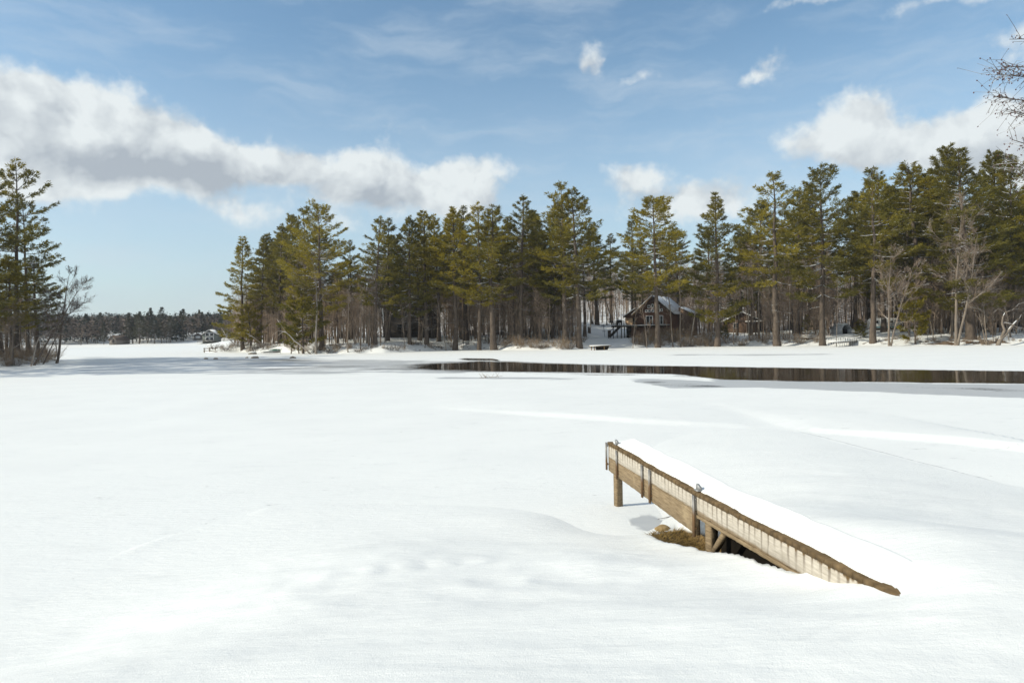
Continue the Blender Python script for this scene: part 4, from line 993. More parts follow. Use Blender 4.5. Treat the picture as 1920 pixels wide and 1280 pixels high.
# the deep thicket on the slope behind: one brown mass of trunks and twigs
def thicket():
    rg = np.random.default_rng(950); V = []; Fs = []; nv = 0; Q = []; nq = 0
    px = rg.uniform(440, 1985, 4000); dd = 5 + 120 * rg.random(4000) ** 1.3
    keep = ~((px > 1080) & (px < 1200) & (dd < 44)) & ~((px > 1165) & (px < 1325) & (dd < 34)) & ~((px > 1560) & (px < 1700) & (dd < 34)) & ~((px > 1350) & (px < 1430) & (dd < 34)) & ~((px > 715) & (px < 835) & (dd < 40))
    px, dd = px[keep][:3000], dd[keep][:3000]
    d = np.interp(px, SH_PX, SH_D) + dd; x = (px - CX) / F * d; z = land_z(x, d)[0]
    for a, b_, c, dist, p in zip(x, d, z, dd, px):
        h = rg.uniform(7, 15.5) * (.55 + .45 * min(1, dist / 22)); top = CY - F * (c + h - H) / b_ - (p - CX) * .0175
        if top < skyline(p) + 35: h *= .6
        r = rg.uniform(.05, .13); ln = rg.normal(0, .05, 2) * h
        q = np.array([[a + r, b_, c - .3], [a - r * .5, b_ + r, c - .3], [a - r * .5, b_ - r, c - .3], [a + ln[0], b_ + ln[1], c + h]])
        V.append(q); Fs.append(np.array([[0, 1, 3], [1, 2, 3], [2, 0, 3]]) + nv); nv += 4
        K = 110; t = .22 + .78 * rg.random(K) ** .8; b0 = np.stack([a + ln[0] * t, b_ + ln[1] * t, c + h * t], 1) + rg.normal(0, 1, (K, 3)) * [.075 * h, .075 * h, .02 * h] * (1.15 - t)[:, None]
        az = rg.uniform(0, 6.28, K); dr = np.stack([np.cos(az), np.sin(az), rg.uniform(.1, 1.6, K)], 1); dr /= np.linalg.norm(dr, axis=1)[:, None]
        L = h * rg.uniform(.06, .20, (K, 1)); s_ = np.cross(dr, rg.normal(0, 1, (K, 3))); s_ /= np.linalg.norm(s_, axis=1)[:, None]; w_ = rg.uniform(.014, .034, (K, 1))
        V.append(np.stack([b0 - s_ * w_, b0 + s_ * w_, b0 + dr * L], 1).reshape(-1, 3)); Fs.append(np.arange(K * 3).reshape(K, 3) + nv); nv += K * 3
    return new_mesh('thicket', np.vstack(V), [np.vstack(Fs)], [M_THICK])
M_THICK = mat_bark('thicket_twig', (0.16, 0.118, 0.086), (0.36, 0.275, 0.205), .25, 0.0, stretch=(1, 1, 1))
tag(link('thicket', thicket()), 'dense brown leafless thicket on the slope behind the shoreline pines', 'thicket', kind='stuff')
# ---- brush along the shoreline
def brush(px0, px1, cnt, dlo, dhi, hlo, hhi, vi, label, group):
    for q in range(cnt):
        px = px0 + (px1 - px0) * (q + rg.uniform(.1, .9)) / cnt; d = sd_at(px) + rg.uniform(dlo, dhi); x, y_, z = base_at(px, d)
        plant(SV[vi[rg.integers(len(vi))]], x, y_, z, rg.uniform(hlo, hhi), rg.uniform(0, 6.28), 'shrub', label, 'shrub', group, rg.uniform(.9, 1.4))
brush(1188, 1345, 34, -.3, 6, .9, 2.9, [0, 1, 2], 'tangled tan brush on the bank in front of the cabin', 'brush in front of the cabin')
brush(1345, 1545, 30, -.3, 4, .8, 1.9, [0, 1, 2], 'reddish brush along the bank below the brown outbuilding', 'brush below the outbuilding')
brush(940, 1092, 22, -.3, 5, 1.0, 2.0, [0, 3, 1], 'grey snow flecked brush on the bank below the tall pair of pines', 'brush below the tall pair')
brush(630, 940, 26, -.3, 6, .6, 1.4, [3, 0, 2], 'low dark twigs poking through the shaded snow bank', 'twigs on the shaded bank')
brush(398, 640, 26, -.3, 5, .8, 1.9, [1, 3, 0], 'dark reddish brush along the edge of the point', 'brush on the point')
brush(1640, 1915, 22, -.2, 3, .35, .9, [0, 1], 'low russet brush along the right end of the shore', 'low brush at the right shore')

# ---- left bank
G3 = 'shaggy pines on the left bank'
for (px, rt, d, k, i, ws, rz, lab) in [
 (30, 306, 94, 'flag', 0, 1.1, -.1, 'tallest shaggy pine on the left bank with long boughs reaching right over the lake'),
 (2, 318, 88, 'flag', 1, 1.1, .1, 'shaggy pine cut by the left edge of the picture'),
 (52, 372, 97, 'flag', 1, 1.0, -.25, 'shorter shaggy pine tucked in under the long boughs of the left bank'),
 (-45, 300, 85, 'flag', 0, 1.1, .2, 'shaggy pine of the left bank standing just beyond the picture edge'),
 (70, 480, 101, 'dark', 2, 1.4, 0., 'low dark pine among the leafless trees at the end of the left bank'),
 (20, 480, 84, 'dark', 0, 1.3, 1., 'low dark pine in the shade near the left edge'),
]: pine(px, rt, d, k, i, lab, group=G3, rz=rz, ws=ws)
for (xx, yy, hh) in [(-74, 100, 14), (-80, 104, 16), (-72, 92, 13), (-62, 78, 20), (-66, 71, 27), (-60, 66, 25), (-65, 60, 28), (-60, 55, 23), (-72, 65, 30), (-75, 80, 28), (-78, 90, 23), (-70, 86, 21), (-84, 98, 24)]:
    plant(PV['flag'][rg.integers(2)], xx, yy, gz(xx, yy) - .05, hh, rg.uniform(-.4, .4), 'pine_tree', 'shaggy pine deeper on the left bank, shading the lake ice', 'pine tree', 'pines shading the lake ice', 1.1)
for (px, rt, d, k, i, ws, rz, lab) in [
 (60, 512, 84, 'leaning', 0, 1.0, 0.0, 'dark leafless tree leaning out right over the ice from the left bank'),
 (104, 506, 90, 'leaning', 1, 1.15, -.3, 'upright dark leafless tree at the end of the left bank'),
 (78, 560, 88, 'leaning', 0, .8, .5, 'smaller leaning leafless tree between the two dark ones on the left bank'),
 (20, 560, 82, 'spread', 0, .8, 1.4, 'grey leafless tree under the shaggy pines at the left edge'),
 (64, 575, 98, 'birch', 1, .9, 2.0, 'grey leafless tree behind the leaning ones on the left bank'),
 (108, 590, 97, 'sapling', 0, 1.3, 2.0, 'thin dark leafless tree nearest the end of the left bank')]:
    bare(px, rt, d, k, i, lab, rz=rz, ws=ws, group='leafless trees on the left bank')
n = 0
while n < 48:
    yy = rg.uniform(72, 108); xx = float(np.interp(yy, LB_Y, LB_X)) - rg.uniform(1.5, 20)
    plant(BV['wood'][rg.integers(5)], xx, yy, gz(xx, yy) - .05, rg.uniform(5, 11), rg.uniform(0, 6.28), 'bare_tree', 'leafless tree in the dark undergrowth below the shaggy left bank pines', 'leafless tree', 'leafless trees under the left pines', 1.1); n += 1
for q in range(26):
    yy = 76 + 30 * (q + rg.random()) / 26; xx = float(np.interp(yy, LB_Y, LB_X)) - rg.uniform(-.2, 4.5)
    plant(SV[rg.integers(4)], xx, yy, gz(xx, yy) - .05, rg.uniform(1.0, 2.4), rg.uniform(0, 6.28), 'shrub', 'dark snow dusted brush along the foot of the left bank', 'shrub', 'brush on the left bank', rg.uniform(1, 1.5))
b = MB()
pts = [at(58, 684, 82), at(64, 664, 82), at(68, 645, 82), at(74, 632, 82), at(88, 625.5, 82), at(104, 623.5, 82), at(122, 627, 82)]
pts[0].z = gz(pts[0].x, pts[0].y) - .1
b.tube([tuple(p) for p in pts], [.10, .09, .08, .07, .055, .04, .02], 6)
b.tube([tuple(pts[2]), tuple(at(62, 634, 82)), tuple(at(50, 622, 82))], [.05, .04, .02], 5)
b.tube([tuple(pts[4]), tuple(at(97, 618, 82)), tuple(at(108, 612, 82))], [.03, .02, .01], 4)
tag(link('bent_tree', b.mesh('bent_tree', [M_BIRCH])), 'thin snow laden stem arched over to the right on the left bank', 'bent tree')

# ---- far shore
n = 0
while n < 110:
    px = rg.uniform(120, 432); d = FAR_D + rg.uniform(8, 60)
    if (366 < px < 412 or 198 < px < 232) and d < 330: continue
    x, y_, z = base_at(px, d)
    if rg.random() < .22 + .22 * (px > 270):
        plant(PV['small'][rg.integers(2)], x, y_, z, rg.uniform(8, 14.5), rg.uniform(0, 6.28), 'pine_tree', 'small dark pine on the far shore of the lake', 'pine tree', 'pines on the far shore', rg.uniform(.9, 1.3))
    else:
        plant(BV['far'][rg.integers(2)], x, y_, z, rg.uniform(8, 12), rg.uniform(0, 6.28), 'bare_tree', 'small brown leafless tree on the far shore of the lake', 'leafless tree', 'leafless trees on the far shore', rg.uniform(1.0, 1.5))
    n += 1
# the wood on the far hills: one mass of crowns
def far_wood():
    rg = np.random.default_rng(900); V = []; Fs = []; mi = []; nv = 0
    for q in range(5600):
        dd = 312 + 680 * rg.random() ** 1.45; px = rg.uniform(-150, 520); x = ray(px, 630)[0] * dd
        z = float(np.interp(dd, ZD, ZZ[:, int(np.clip((px + 160) / 10, 0, 69))]))
        con = rg.random() < (.26 + .40 * (dd > 620)); hh = rg.uniform(8, 13) if con else rg.uniform(7, 11)
        if (366 < px < 412 or 198 < px < 232) and dd < 332: continue
        hh *= 1; r = hh * (.17 if con else .26) * rg.uniform(.8, 1.3)
        K = 34 if dd < 520 else 20
        c = rg.random((K, 3)); t = c[:, 0] if con else .25 + .75 * c[:, 0]
        rad = r * ((1 - t) ** .8 + .05 if con else np.sqrt(np.clip(1 - ((t - .6) / .42) ** 2, 0.02, 1))) * np.sqrt(c[:, 1]); a = c[:, 2] * 6.283
        p = np.stack([x + rad * np.cos(a), dd + rad * np.sin(a), z + (.1 + .9 * t) * hh], 1)
        s = rg.uniform(.5, 1.1, (K, 1)) * (1.0 if con else .9)
        e1 = rg.normal(0, 1, (K, 3)); e2 = rg.normal(0, 1, (K, 3)); e1[:, 2] *= .6; e2[:, 2] *= .6
        V.append(np.stack([p + e1 * s * .6, p + e2 * s * .6, p - (e1 + e2) * s * .5], 1).reshape(-1, 3)); Fs.append(np.arange(K * 3).reshape(K, 3) + nv); nv += K * 3; mi += [0 if con else 1] * K
    return new_mesh('far_wood', np.vstack(V), [np.vstack(Fs)], [M_FARPINE, M_FARBARE], mi)
ZD = np.linspace(305, 1000, 36)
ZZ = np.stack([land_z(ray(-160 + 10 * c, 630)[0] * ZD, ZD)[0] for c in range(70)], 1)
M_FARPINE = mat_plain('far_pine', (0.030, 0.036, 0.026), 0.9, 0.1, var=.4, scale=.1)
M_FARBARE = mat_plain('far_leafless', (0.135, 0.104, 0.085), 0.9, 0.1, var=.3, scale=.1)
tag(link('far_wood', far_wood()), 'brown and dark green wood covering the low hills across the lake', 'wood', kind='stuff')

# ------------------------------------------------------------------ buildings
def mat_siding(name, c0, c1, pitch=.2, vertical=True):
    m, n = mat(name); pos = n.n('ShaderNodeTexCoord').outputs['Object']
    sx = n.n('ShaderNodeSeparateXYZ', ins={0: pos}).outputs
    c = n.m('ADD', sx[0], sx[1]) if vertical else sx[2]
    f = n.m('FRACT', n.m('DIVIDE', c, pitch)); ln = n.ss(n.m('ABSOLUTE', n.m('SUBTRACT', f, .5)), .42, .5)
    a = n.noise(n.v('MULTIPLY', pos, (3, 3, .4) if vertical else (.4, .4, 3)), 2.5, 5.0, .6)
    col = n.mix(n.lin(a, .3, .7), c0, c1); col = n.mix(n.m('MULTIPLY', ln, .6), col, tuple(q * .4 for q in c0))
    out(n, principled(n, col, .8, .2, bump(n, n.m('SUBTRACT', a, ln), .3, .02))); return m
M_CABIN = mat_siding('brown_boards', (.085, .042, .026), (.16, .085, .055))
M_LITW = mat_siding('sunlit_boards', (.50, .33, .20), (.62, .43, .27))  # sunlit look of the cabin wing put into the board colour
M_MIDB = mat_siding('faded_brown_boards', (.11, .070, .046), (.19, .125, .085))
M_GREYW = mat_siding('grey_boards', (.13, .115, .10), (.22, .195, .17), .18, False)
M_DGREYW = mat_siding('dark_grey_boards', (.060, .05, .042), (.105, .088, .075), .18, False)
M_TANW = mat_siding('tan_boards', (.20, .125, .065), (.32, .21, .11), .22)
M_SAGE = mat_siding('sage_clapboard', (.12, .135, .12), (.19, .205, .185), .18, False)
M_TRIM = mat_plain('white_trim', (.72, .71, .69), .5, .3, var=.08)
M_DARKW = mat_plain('dark_stained_wood', (.032, .026, .022), .8, .2, var=.4)
M_DECKW = mat_plain('grey_decking', (.24, .21, .18), .8, .2, var=.3)
M_ROOF = mat_plain('brown_shingle', (.10, .075, .06), .9, .1, var=.35, scale=3)
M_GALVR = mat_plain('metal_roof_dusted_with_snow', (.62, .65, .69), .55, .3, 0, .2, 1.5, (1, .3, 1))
M_LINEN = mat_plain('grey_canvas', (.55, .56, .56), .7, .2, var=.12, scale=1.5)
M_WPAINT = mat_plain('white_painted_metal', (.72, .73, .72), .35, .4, var=.06)
M_TEAL = mat_plain('teal_stripe', (.02, .20, .24), .4, .4)
M_BLACK = mat_plain('black_rubber', (.015, .015, .015), .8, .2)
M_GREENP = mat_plain('green_paint', (.012, .075, .045), .4, .4, var=.3)
M_BLUEP = mat_plain('blue_plastic', (.02, .16, .42), .4, .4)
def mat_glass():
    m, n = mat('dark_window_glass'); out(n, principled(n, (.012, .014, .016), .05, .6)); return m
M_GLASS = mat_glass()

def window(root, x, y, z, wd, ht, name='window', fr=.07, cols=1, rows=1, trim=None, yn=-1):
    """framed window in a wall facing local -y; frame with its pane as a child"""
    f = MB(); t = .06
    for sx in (-1, 1): f.box((x + sx * (wd - fr) / 2, y + yn * .02, z), (fr, t, ht))
    for sz in (-1, 1): f.box((x, y + yn * .02, z + sz * (ht - fr) / 2), (wd - 2 * fr, t, fr))
    for c in range(1, cols): f.box((x - wd / 2 + wd * c / cols, y + yn * .018, z), (fr * .8, t * .9, ht - 2 * fr))
    for r in range(1, rows): f.box((x, y + yn * .016, z - ht / 2 + ht * r / rows), (wd - 2 * fr, t * .85, fr * .8))
    fo = link(name, f.mesh(name, [trim or M_TRIM]), root)
    p = MB(); p.box((x, y + yn * .008, z), (wd - fr, .02, ht - fr)); link('pane', p.mesh('pane', [M_GLASS]), fo)
    return fo

def gable_shell(xw0, xw1, y0, y1, zb, ze, zp, xr=None):
    b = MB(); xr = (xw0 + xw1) / 2 if xr is None else xr
    b.hull([(xw0, y0, zb), (xw1, y0, zb), (xw1, y0, ze), (xr, y0, zp), (xw0, y0, ze)], (0, 0, 0), (0, y1 - y0, 0)); return b
def roof_slab(xa, za, xb, zb, y0, y1, th, lift=.0):
    """one roof plane from eave (xa, za) to ridge (xb, zb)"""
    b = MB(); dx_, dz_ = xb - xa, zb - za; L = math.hypot(dx_, dz_); nx, nz = -dz_ / L, dx_ / L
    if nz < 0: nx, nz = -nx, -nz
    p = [(xa + nx * lift, y0, za + nz * lift), (xb + nx * lift, y0, zb + nz * lift), (xb + nx * (lift + th), y0, zb + nz * (lift + th)), (xa + nx * (lift + th), y0, za + nz * (lift + th))]
    b.hull(p, (0, 0, 0), (0, y1 - y0, 0)); return b

# --- the cabin
CD = 132.0; cp = at(1226, 630, CD); cz = gz(cp.x, cp.y + 2)
cab = empty('cabin', (cp.x, cp.y, cz), R(-30), 'brown boarded lakeside cabin with a steep gable, square windows and a raised deck', 'cabin')
U = CD / F                                               # metres per photo pixel at the cabin
def lx(px): return (px - 1226) * U / .95
def lz(row): return at(1226, row, CD).z - cz
zdk, zev, zpk = lz(609.5), lz(587), lz(556)
xl, xr_ = lx(1192), lx(1260)
link('wall', gable_shell(xl, xr_, 0, 9.5, -.6, zev, zpk).mesh('wall', [M_CABIN]), cab)
sl = (zpk - zev) / ((xr_ - xl) / 2); ex = .5; xm = (xl + xr_) / 2
for (xa, mt) in ((xl - ex, M_ROOF), (xr_ + ex, M_ROOF)):
    ro = link('roof', roof_slab(xa, zev - sl * ex, xm, zpk, -.7, 9.9, .16, .01).mesh('roof', [mt]), cab)
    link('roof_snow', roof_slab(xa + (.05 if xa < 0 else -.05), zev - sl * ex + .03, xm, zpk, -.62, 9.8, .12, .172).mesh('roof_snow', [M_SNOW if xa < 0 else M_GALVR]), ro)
# barge boards
for xa in (xl - ex, xr_ + ex):
    b = MB(); b.bar((xa, -.735, zev - sl * ex + .04), (xm, -.735, zpk + .04), .05, .20); link('barge_board', b.mesh('barge_board', [M_TANW if xa < 0 else M_DARKW]), cab)
for (px, row, wd, ht) in ((1218, 574.5, .58, .60), (1213, 582.5, .52, .55), (1218.6, 582.5, .52, .55), (1224.4, 573.5, .55, .75), (1225, 582, .52, .6), (1235.5, 574.5, .54, .58), (1235.5, 582, .56, .62), (1241, 581.5, .46, .56)):
    window(cab, lx(px), 0, lz(row), wd, ht, fr=.10)
dh = lz(591.5) - zdk
window(cab, lx(1218.3), 0, zdk + dh / 2 + .02, 1.45, dh, 'glass_door', .12, 2)
window(cab, lx(1237.8), 0, zdk + dh / 2 + .02, 1.25, dh, 'glass_door', .12, 2)
# left wing with a shed roof
wx0, wx1 = lx(1173), xl - .01; wz0, wz1 = lz(591.5), lz(578.5)
b = MB(); b.hull([(wx0, .5, -.6), (wx1, .5, -.6), (wx1, .5, wz1), (wx0, .5, wz0)], (0, 0, 0), (0, 5, 0)); wing = link('wing_wall', b.mesh('wing_wall', [M_LITW]), cab)
b = MB(); b.box(((wx0 + wx1) / 2, .47, (-.6 + zdk) / 2 - .1), (wx1 - wx0, .05, zdk + .5)); link('wing_skirting', b.mesh('wing_skirting', [M_DARKW]), wing)
b = MB(); b.hull([(wx0, .47, wz0 - .35), (wx1, .47, wz0 - .35), (wx1, .47, wz1 - .02), (wx0, .47, wz0 - .02)], (0, -.02, 0), (0, .02, 0)); link('wing_gable_board', b.mesh('wing_gable_board', [M_CABIN]), wing)
ro = link('roof', roof_slab(wx0 - .4, wz0 - .2, wx1 + .15, wz1 + .10, -.1, 5.8, .12, .01).mesh('roof', [M_ROOF]), cab)
link('roof_snow', roof_slab(wx0 - .36, wz0 - .18, wx1 + .12, wz1 + .09, -.05, 5.7, .12, .132).mesh('roof_snow', [M_SNOW]), ro)
window(cab, lx(1188.3), .5, zdk + .85, .85, 1.55, 'door', .10, 1, 1, M_LITW)
# right rear wing
b = MB(); b.hull([(xr_ + .02, 4.2, -.6), (xr_ + 2.4, 4.2, -.6), (xr_ + 2.4, 4.2, lz(588.5)), (xr_ + .02, 4.2, lz(577))], (0, 0, 0), (0, 4.8, 0)); link('wing_wall', b.mesh('wing_wall', [M_MIDB]), cab)
ro = link('roof', roof_slab(xr_ + 2.75, lz(590), xr_ + .05, lz(577), 3.9, 9.3, .12, .012).mesh('roof', [M_ROOF]), cab)
link('roof_snow', roof_slab(xr_ + 2.7, lz(589.6), xr_ + .08, lz(577), 3.95, 9.2, .10, .135).mesh('roof_snow', [M_GALVR]), ro)
# deck with rail, posts and stair
dx0, dx1 = lx(1156), lx(1256); b = MB(); b.box(((dx0 + dx1) / 2, -1.35, zdk - .05), (dx1 - dx0, 2.66, .10)); b.box(((dx0 + xl) / 2, 1.0, zdk - .052), (xl - dx0, 2.0, .096)); dko = link('deck', b.mesh('deck', [M_DECKW]), cab)
b = MB(); b.box(((dx0 + dx1) / 2, -2.70, zdk - .16), (dx1 - dx0 + .1, .05, .28)); link('deck_beam', b.mesh('deck_beam', [M_DARKW]), dko)
b = MB(); b.box(((dx0 + dx1) / 2, -1.35, zdk + .05), (dx1 - dx0 - .1, 2.5, .09)); link('deck_snow', b.mesh('deck_snow', [M_SNOW]), dko)
for px in (1158.5, 1166, 1174, 1180, 1188, 1200, 1222, 1250):
    b = MB(); b.box((lx(px), -2.55, (zdk - .3 - 1.2) / 2), (.14, .14, zdk - .3 + 1.2)); link('deck_post', b.mesh('deck_post', [M_DARKW]), dko)
b = MB()
for q in range(5): b.box((dx0 + .05 + q * .62, -2.62, zdk + .48), (.09, .09, .96))
for zz in (.95, .5): b.box((dx0 + 1.3, -2.62, zdk + zz), (2.6, .05, .07))
for q in range(4): b.box((dx0 + .05, -2.6 + q * .8, zdk + .48), (.09, .09, .96))
for zz in (.95, .5): b.box((dx0 + .05, -1.3, zdk + zz), (.05, 2.6, .07))
link('railing', b.mesh('railing', [M_DARKW]), dko)
b = MB(); sx0, sx1, zb_ = lx(1174), lx(1153), .05
for yy in (-3.55, -2.85): b.bar((sx0, yy, zdk - .15), (sx1, yy, zb_), .07, .30)
for q in range(9): b.box((sx0 + (sx1 - sx0) * (q + .5) / 9, -3.2, zdk - .15 + (zb_ - zdk + .15) * (q + .5) / 9 + .05), (.30, .72, .05))
b.bar((sx0, -3.58, zdk + .7), (sx1, -3.58, zb_ + .9), .06, .08); b.box((sx1, -3.58, zb_ + .3), (.09, .09, 1.2)); b.box((sx0, -3.58, zdk + .2), (.09, .09, 1.2))
link('stair', b.mesh('stair', [M_DARKW]), dko)
b = MB()
for q in range(26): b.box((xl + .1 + q * (dx1 - xl - .2) / 25, -2.45, (zdk - .35) / 2 - .3), (.12, .03, zdk + .2))
b.box(((xl + dx1) / 2, -2.415, (zdk - .35) / 2 - .3), (dx1 - xl, .02, zdk + .1)); link('lattice', b.mesh('lattice', [M_CABIN]), dko)
def cab_pt(x, y_, z): return cab.matrix_basis @ Vector((x, y_, z))
p = Matrix.Translation(cab.location) @ Matrix.Rotation(R(-30), 4, 'Z') @ Vector((lx(1165), -1.1, zdk + .1))
grill = empty('grill', tuple(p), R(-30), 'black barbecue grill capped with snow on the left end of the cabin deck', 'grill')
b = MB(); b.hull([(-.55, -.3, .55), (.55, -.3, .55), (.55, -.3, .8), (.45, -.3, 1.0), (-.45, -.3, 1.0), (-.55, -.3, .8)], (0, 0, 0), (0, .6, 0)); b.box((.85, 0, .75), (.55, .5, .06)); link('hood', b.mesh('hood', [M_BLACK]), grill)
for sx in (-.45, .45):
    b = MB(); b.box((sx, 0, .27), (.08, .45, .55)); link('leg', b.mesh('leg', [M_BLACK]), grill)
link('snow_cap', stone_mesh('snow_cap', (.55, .32, .16), 1, 5, M_SNOW), grill, (0, 0, 1.02))

# --- simple gabled buildings
def gable_house(name, px, row_b, d, wpx, row_e, row_p, depth, rz, wallm, label, cat, roofm=M_SNOW, ov=.4, zbase=None, ridge_px=0.0):
    p = at(px, row_b, d); zb = gz(p.x, p.y) if zbase is None else zbase
    r = empty(name, (p.x, p.y, zb), rz, label, cat); u = d / F; w2 = wpx * u / 2
    ze, zp = at(px, row_e, d).z - zb, at(px, row_p, d).z - zb
    link('wall', gable_shell(-w2, w2, 0, depth, -.8, ze, zp, ridge_px * u).mesh('wall', [wallm]), r)
    for sg in (-1, 1):
        xa = sg * (w2 + ov); xr0 = ridge_px * u; s_ = (zp - ze) / abs(sg * w2 - xr0)
        ro = link('roof', roof_slab(xa, ze - s_ * ov, xr0, zp, -ov, depth + ov, .14, .012).mesh('roof', [M_ROOF]), r)
        link('roof_snow', roof_slab(xa - sg * .05, ze - s_ * (ov - .05), xr0, zp, -ov + .05, depth + ov - .05, .18, .16).mesh('roof_snow', [roofm]), ro)
    return r, u, zb
r, u, zb = gable_house('outbuilding', 1392, 618, 140, 62, 602, 587, 8, R(-14), M_MIDB, 'brown gabled outbuilding with snow edged roof among the trees right of the cabin', 'outbuilding')
b = MB(); b.box((24 * u, -1.6, at(1416, 603.5, 140).z - zb), (40 * u, 3.2, .10)); ro = link('porch_roof', b.mesh('porch_roof', [M_ROOF]), r)
b = MB(); b.box((24 * u, -1.6, at(1416, 603.5, 140).z - zb + .12), (39.5 * u, 3.1, .14)); link('porch_snow', b.mesh('porch_snow', [M_SNOW]), ro)
for q in (6, 24, 42):
    b = MB(); hh = at(1416, 603.5, 140).z - zb - .06; b.box((q * u, -3.1, hh / 2 - .2), (.14, .14, hh + .4)); link('porch_post', b.mesh('porch_post', [M_DARKW]), r)
window(r, -12 * u, 0, 1.6, 1.0, 1.1)
r, u, zb = gable_house('house', 776, 638, 146, 84, 592, 563, 10, R(12), M_DGREYW, 'grey house half hidden by pines and bare trees left of centre', 'house', ridge_px=14)
for q in (-26, -8, 16): window(r, q * u, 0, 2.2, 1.1, 1.3, trim=M_GREYW)
b = MB(); b.box((-12 * u, -1.6, 1.0), (52 * u, 3.0, .12)); b.box((-12 * u, -3.05, 1.5), (52 * u, .06, .08)); link('porch', b.mesh('porch', [M_DARKW]), r)
# across the lake
r, u, zb = gable_house('far_house', 393, 640, 305, 25, 627, 619, 8, R(10), M_SAGE, 'small sage green house with white framed windows on the far shore beside the point', 'house', zbase=at(393, 640, 305).z)
hw = 4.1
for sx in (-.5, .5):
    for sz in (1.0, 3.0): window(r, sx * 1.9, 0, sz + .1, 1.7, 1.75, fr=.18)
b = MB(); b.box((-.4, -1.5, .05), (8, 3, .3)); b.box((-.4, -2.9, .6), (8, .08, .12)); link('terrace', b.mesh('terrace', [M_GREYW]), r)
r, u, zb = gable_house('far_shed', 212, 643, 303, 20, 637, 630, 6, R(-20), M_GREYW, 'dark grey gabled shed by itself on the snowy far shore', 'shed', zbase=at(212, 643, 303).z, roofm=M_ROOF)
b = MB(); b.box((0, -.03, 1.0), (1.5, .05, 1.7)); link('door', b.mesh('door', [M_DARKW]), r)
r, u, zb = gable_house('far_garage', 371, 634, 322, 13, 629, 625, 6, R(15), M_GREYW, 'low snow roofed garage behind the sage green far house', 'garage', zbase=at(371, 634, 322).z)
b = MB(); b.box((0, -.03, .5), (2, .05, 1.1)); link('door', b.mesh('door', [M_TRIM]), r)

# --- shelter, caravan and small things on the right shore
d = 124; p = at(1588, 617, d); zb = gz(p.x, p.y); u = d / F
t_ = empty('canvas_shelter', (p.x, p.y, zb), R(24), 'grey white canvas shelter with a dark open end beside the small pine bush', 'shelter')
w2, dep, hh, pk = 1.15, 2.4, 1.35, 1.95; th = .05
prof = [(-w2, 0), (-w2, hh * .75), (-w2 * .8, hh), (0, pk), (w2 * .8, hh), (w2, hh * .75), (w2, 0)]
b = MB()
for i in range(6):
    (xa, za), (xb, zb2) = prof[i], prof[i + 1]; nx, nz = (zb2 - za), -(xb - xa); L = math.hypot(nx, nz); nx, nz = nx / L * th, nz / L * th
    b.hull([(xa, 0, za), (xb, 0, zb2), (xb - nx, 0, zb2 - nz), (xa - nx, 0, za - nz)][::-1], (0, 0, 0), (0, dep, 0))
b.hull([(x_, dep - .04, z_) for x_, z_ in prof], (0, 0, 0), (0, .03, 0)); link('canvas', b.mesh('canvas', [M_LINEN]), t_)
b = MB()
for (x_, z_) in prof[1:6]: b.tube([(x_ * .96, .05, z_ * .97 - .03), (x_ * .96, dep - .1, z_ * .97 - .03)], .02, 6)
for sx in (-1, 1): b.tube([(sx * w2 * .93, .06, -.2), (sx * w2 * .93, .06, hh * .75)], .025, 6)
link('frame', b.mesh('frame', [M_GALV]), t_)
b = MB(); b.box((0, 1.3, .45), (1.3, 1.6, .9)); link('stored_load', b.mesh('stored_load', [M_BLACK]), t_)
link('snow_cap', stone_mesh('snow_cap', (.85, 1.2, .16), 1, 6, M_SNOW), t_, (0, 1.2, pk - .15))

d = 128; p = at(1661, 617, d); zb = gz(p.x, p.y); u = d / F
cv = empty('caravan', (p.x, p.y, zb), R(-8), 'white caravan with a low teal stripe parked among the trees behind the right shore', 'caravan')
Lc, Hc, Wc = 5.2, 1.75, 2.0; zl0 = .42
b = MB(); b.hull([(-Lc / 2, 0, zl0), (Lc / 2 - .2, 0, zl0), (Lc / 2, 0, zl0 + .5), (Lc / 2 - .15, 0, zl0 + Hc - .25), (Lc / 2 - .5, 0, zl0 + Hc), (-Lc / 2 + .3, 0, zl0 + Hc), (-Lc / 2, 0, zl0 + Hc - .3)], (0, 0, 0), (0, Wc, 0)); link('body', b.mesh('body', [M_WPAINT]), cv)
b = MB(); b.box((0, -.008, zl0 + .16), (Lc - .3, .02, .20)); link('stripe', b.mesh('stripe', [M_TEAL]), cv)
window(cv, -1.6, 0, zl0 + 1.15, .75, .55, trim=M_WPAINT); window(cv, .9, 0, zl0 + 1.15, 1.1, .55, trim=M_WPAINT)
b = MB(); b.box((-.65, -.015, zl0 + .80), (.62, .03, 1.45)); dr = link('door', b.mesh('door', [M_WPAINT]), cv); b = MB(); b.box((-.65, -.035, zl0 + 1.15), (.42, .02, .45)); link('pane', b.mesh('pane', [M_GLASS]), dr)
for xx in (-.1, .62):
    b = MB(); b.tube([(xx, -.03, .30), (xx, .20, .30)], .31, 16); wh = link('wheel', b.mesh('wheel', [M_BLACK]), cv); b = MB(); b.tube([(xx, -.045, .30), (xx, .0, .30)], .16, 12); link('rim', b.mesh('rim', [M_WPAINT]), wh)
b = MB(); b.box((0, Wc / 2, zl0 + Hc + .06), (Lc - .7, Wc - .1, .12)); link('roof_snow', b.mesh('roof_snow', [M_SNOW]), cv)
b = MB(); b.bar((Lc / 2 - .1, Wc / 2, .45), (Lc / 2 + 1.0, Wc / 2, .42), .12, .12); b.box((Lc / 2 + .85, Wc / 2, .2), (.07, .07, .5)); link('tow_bar', b.mesh('tow_bar', [M_BLACK]), cv)

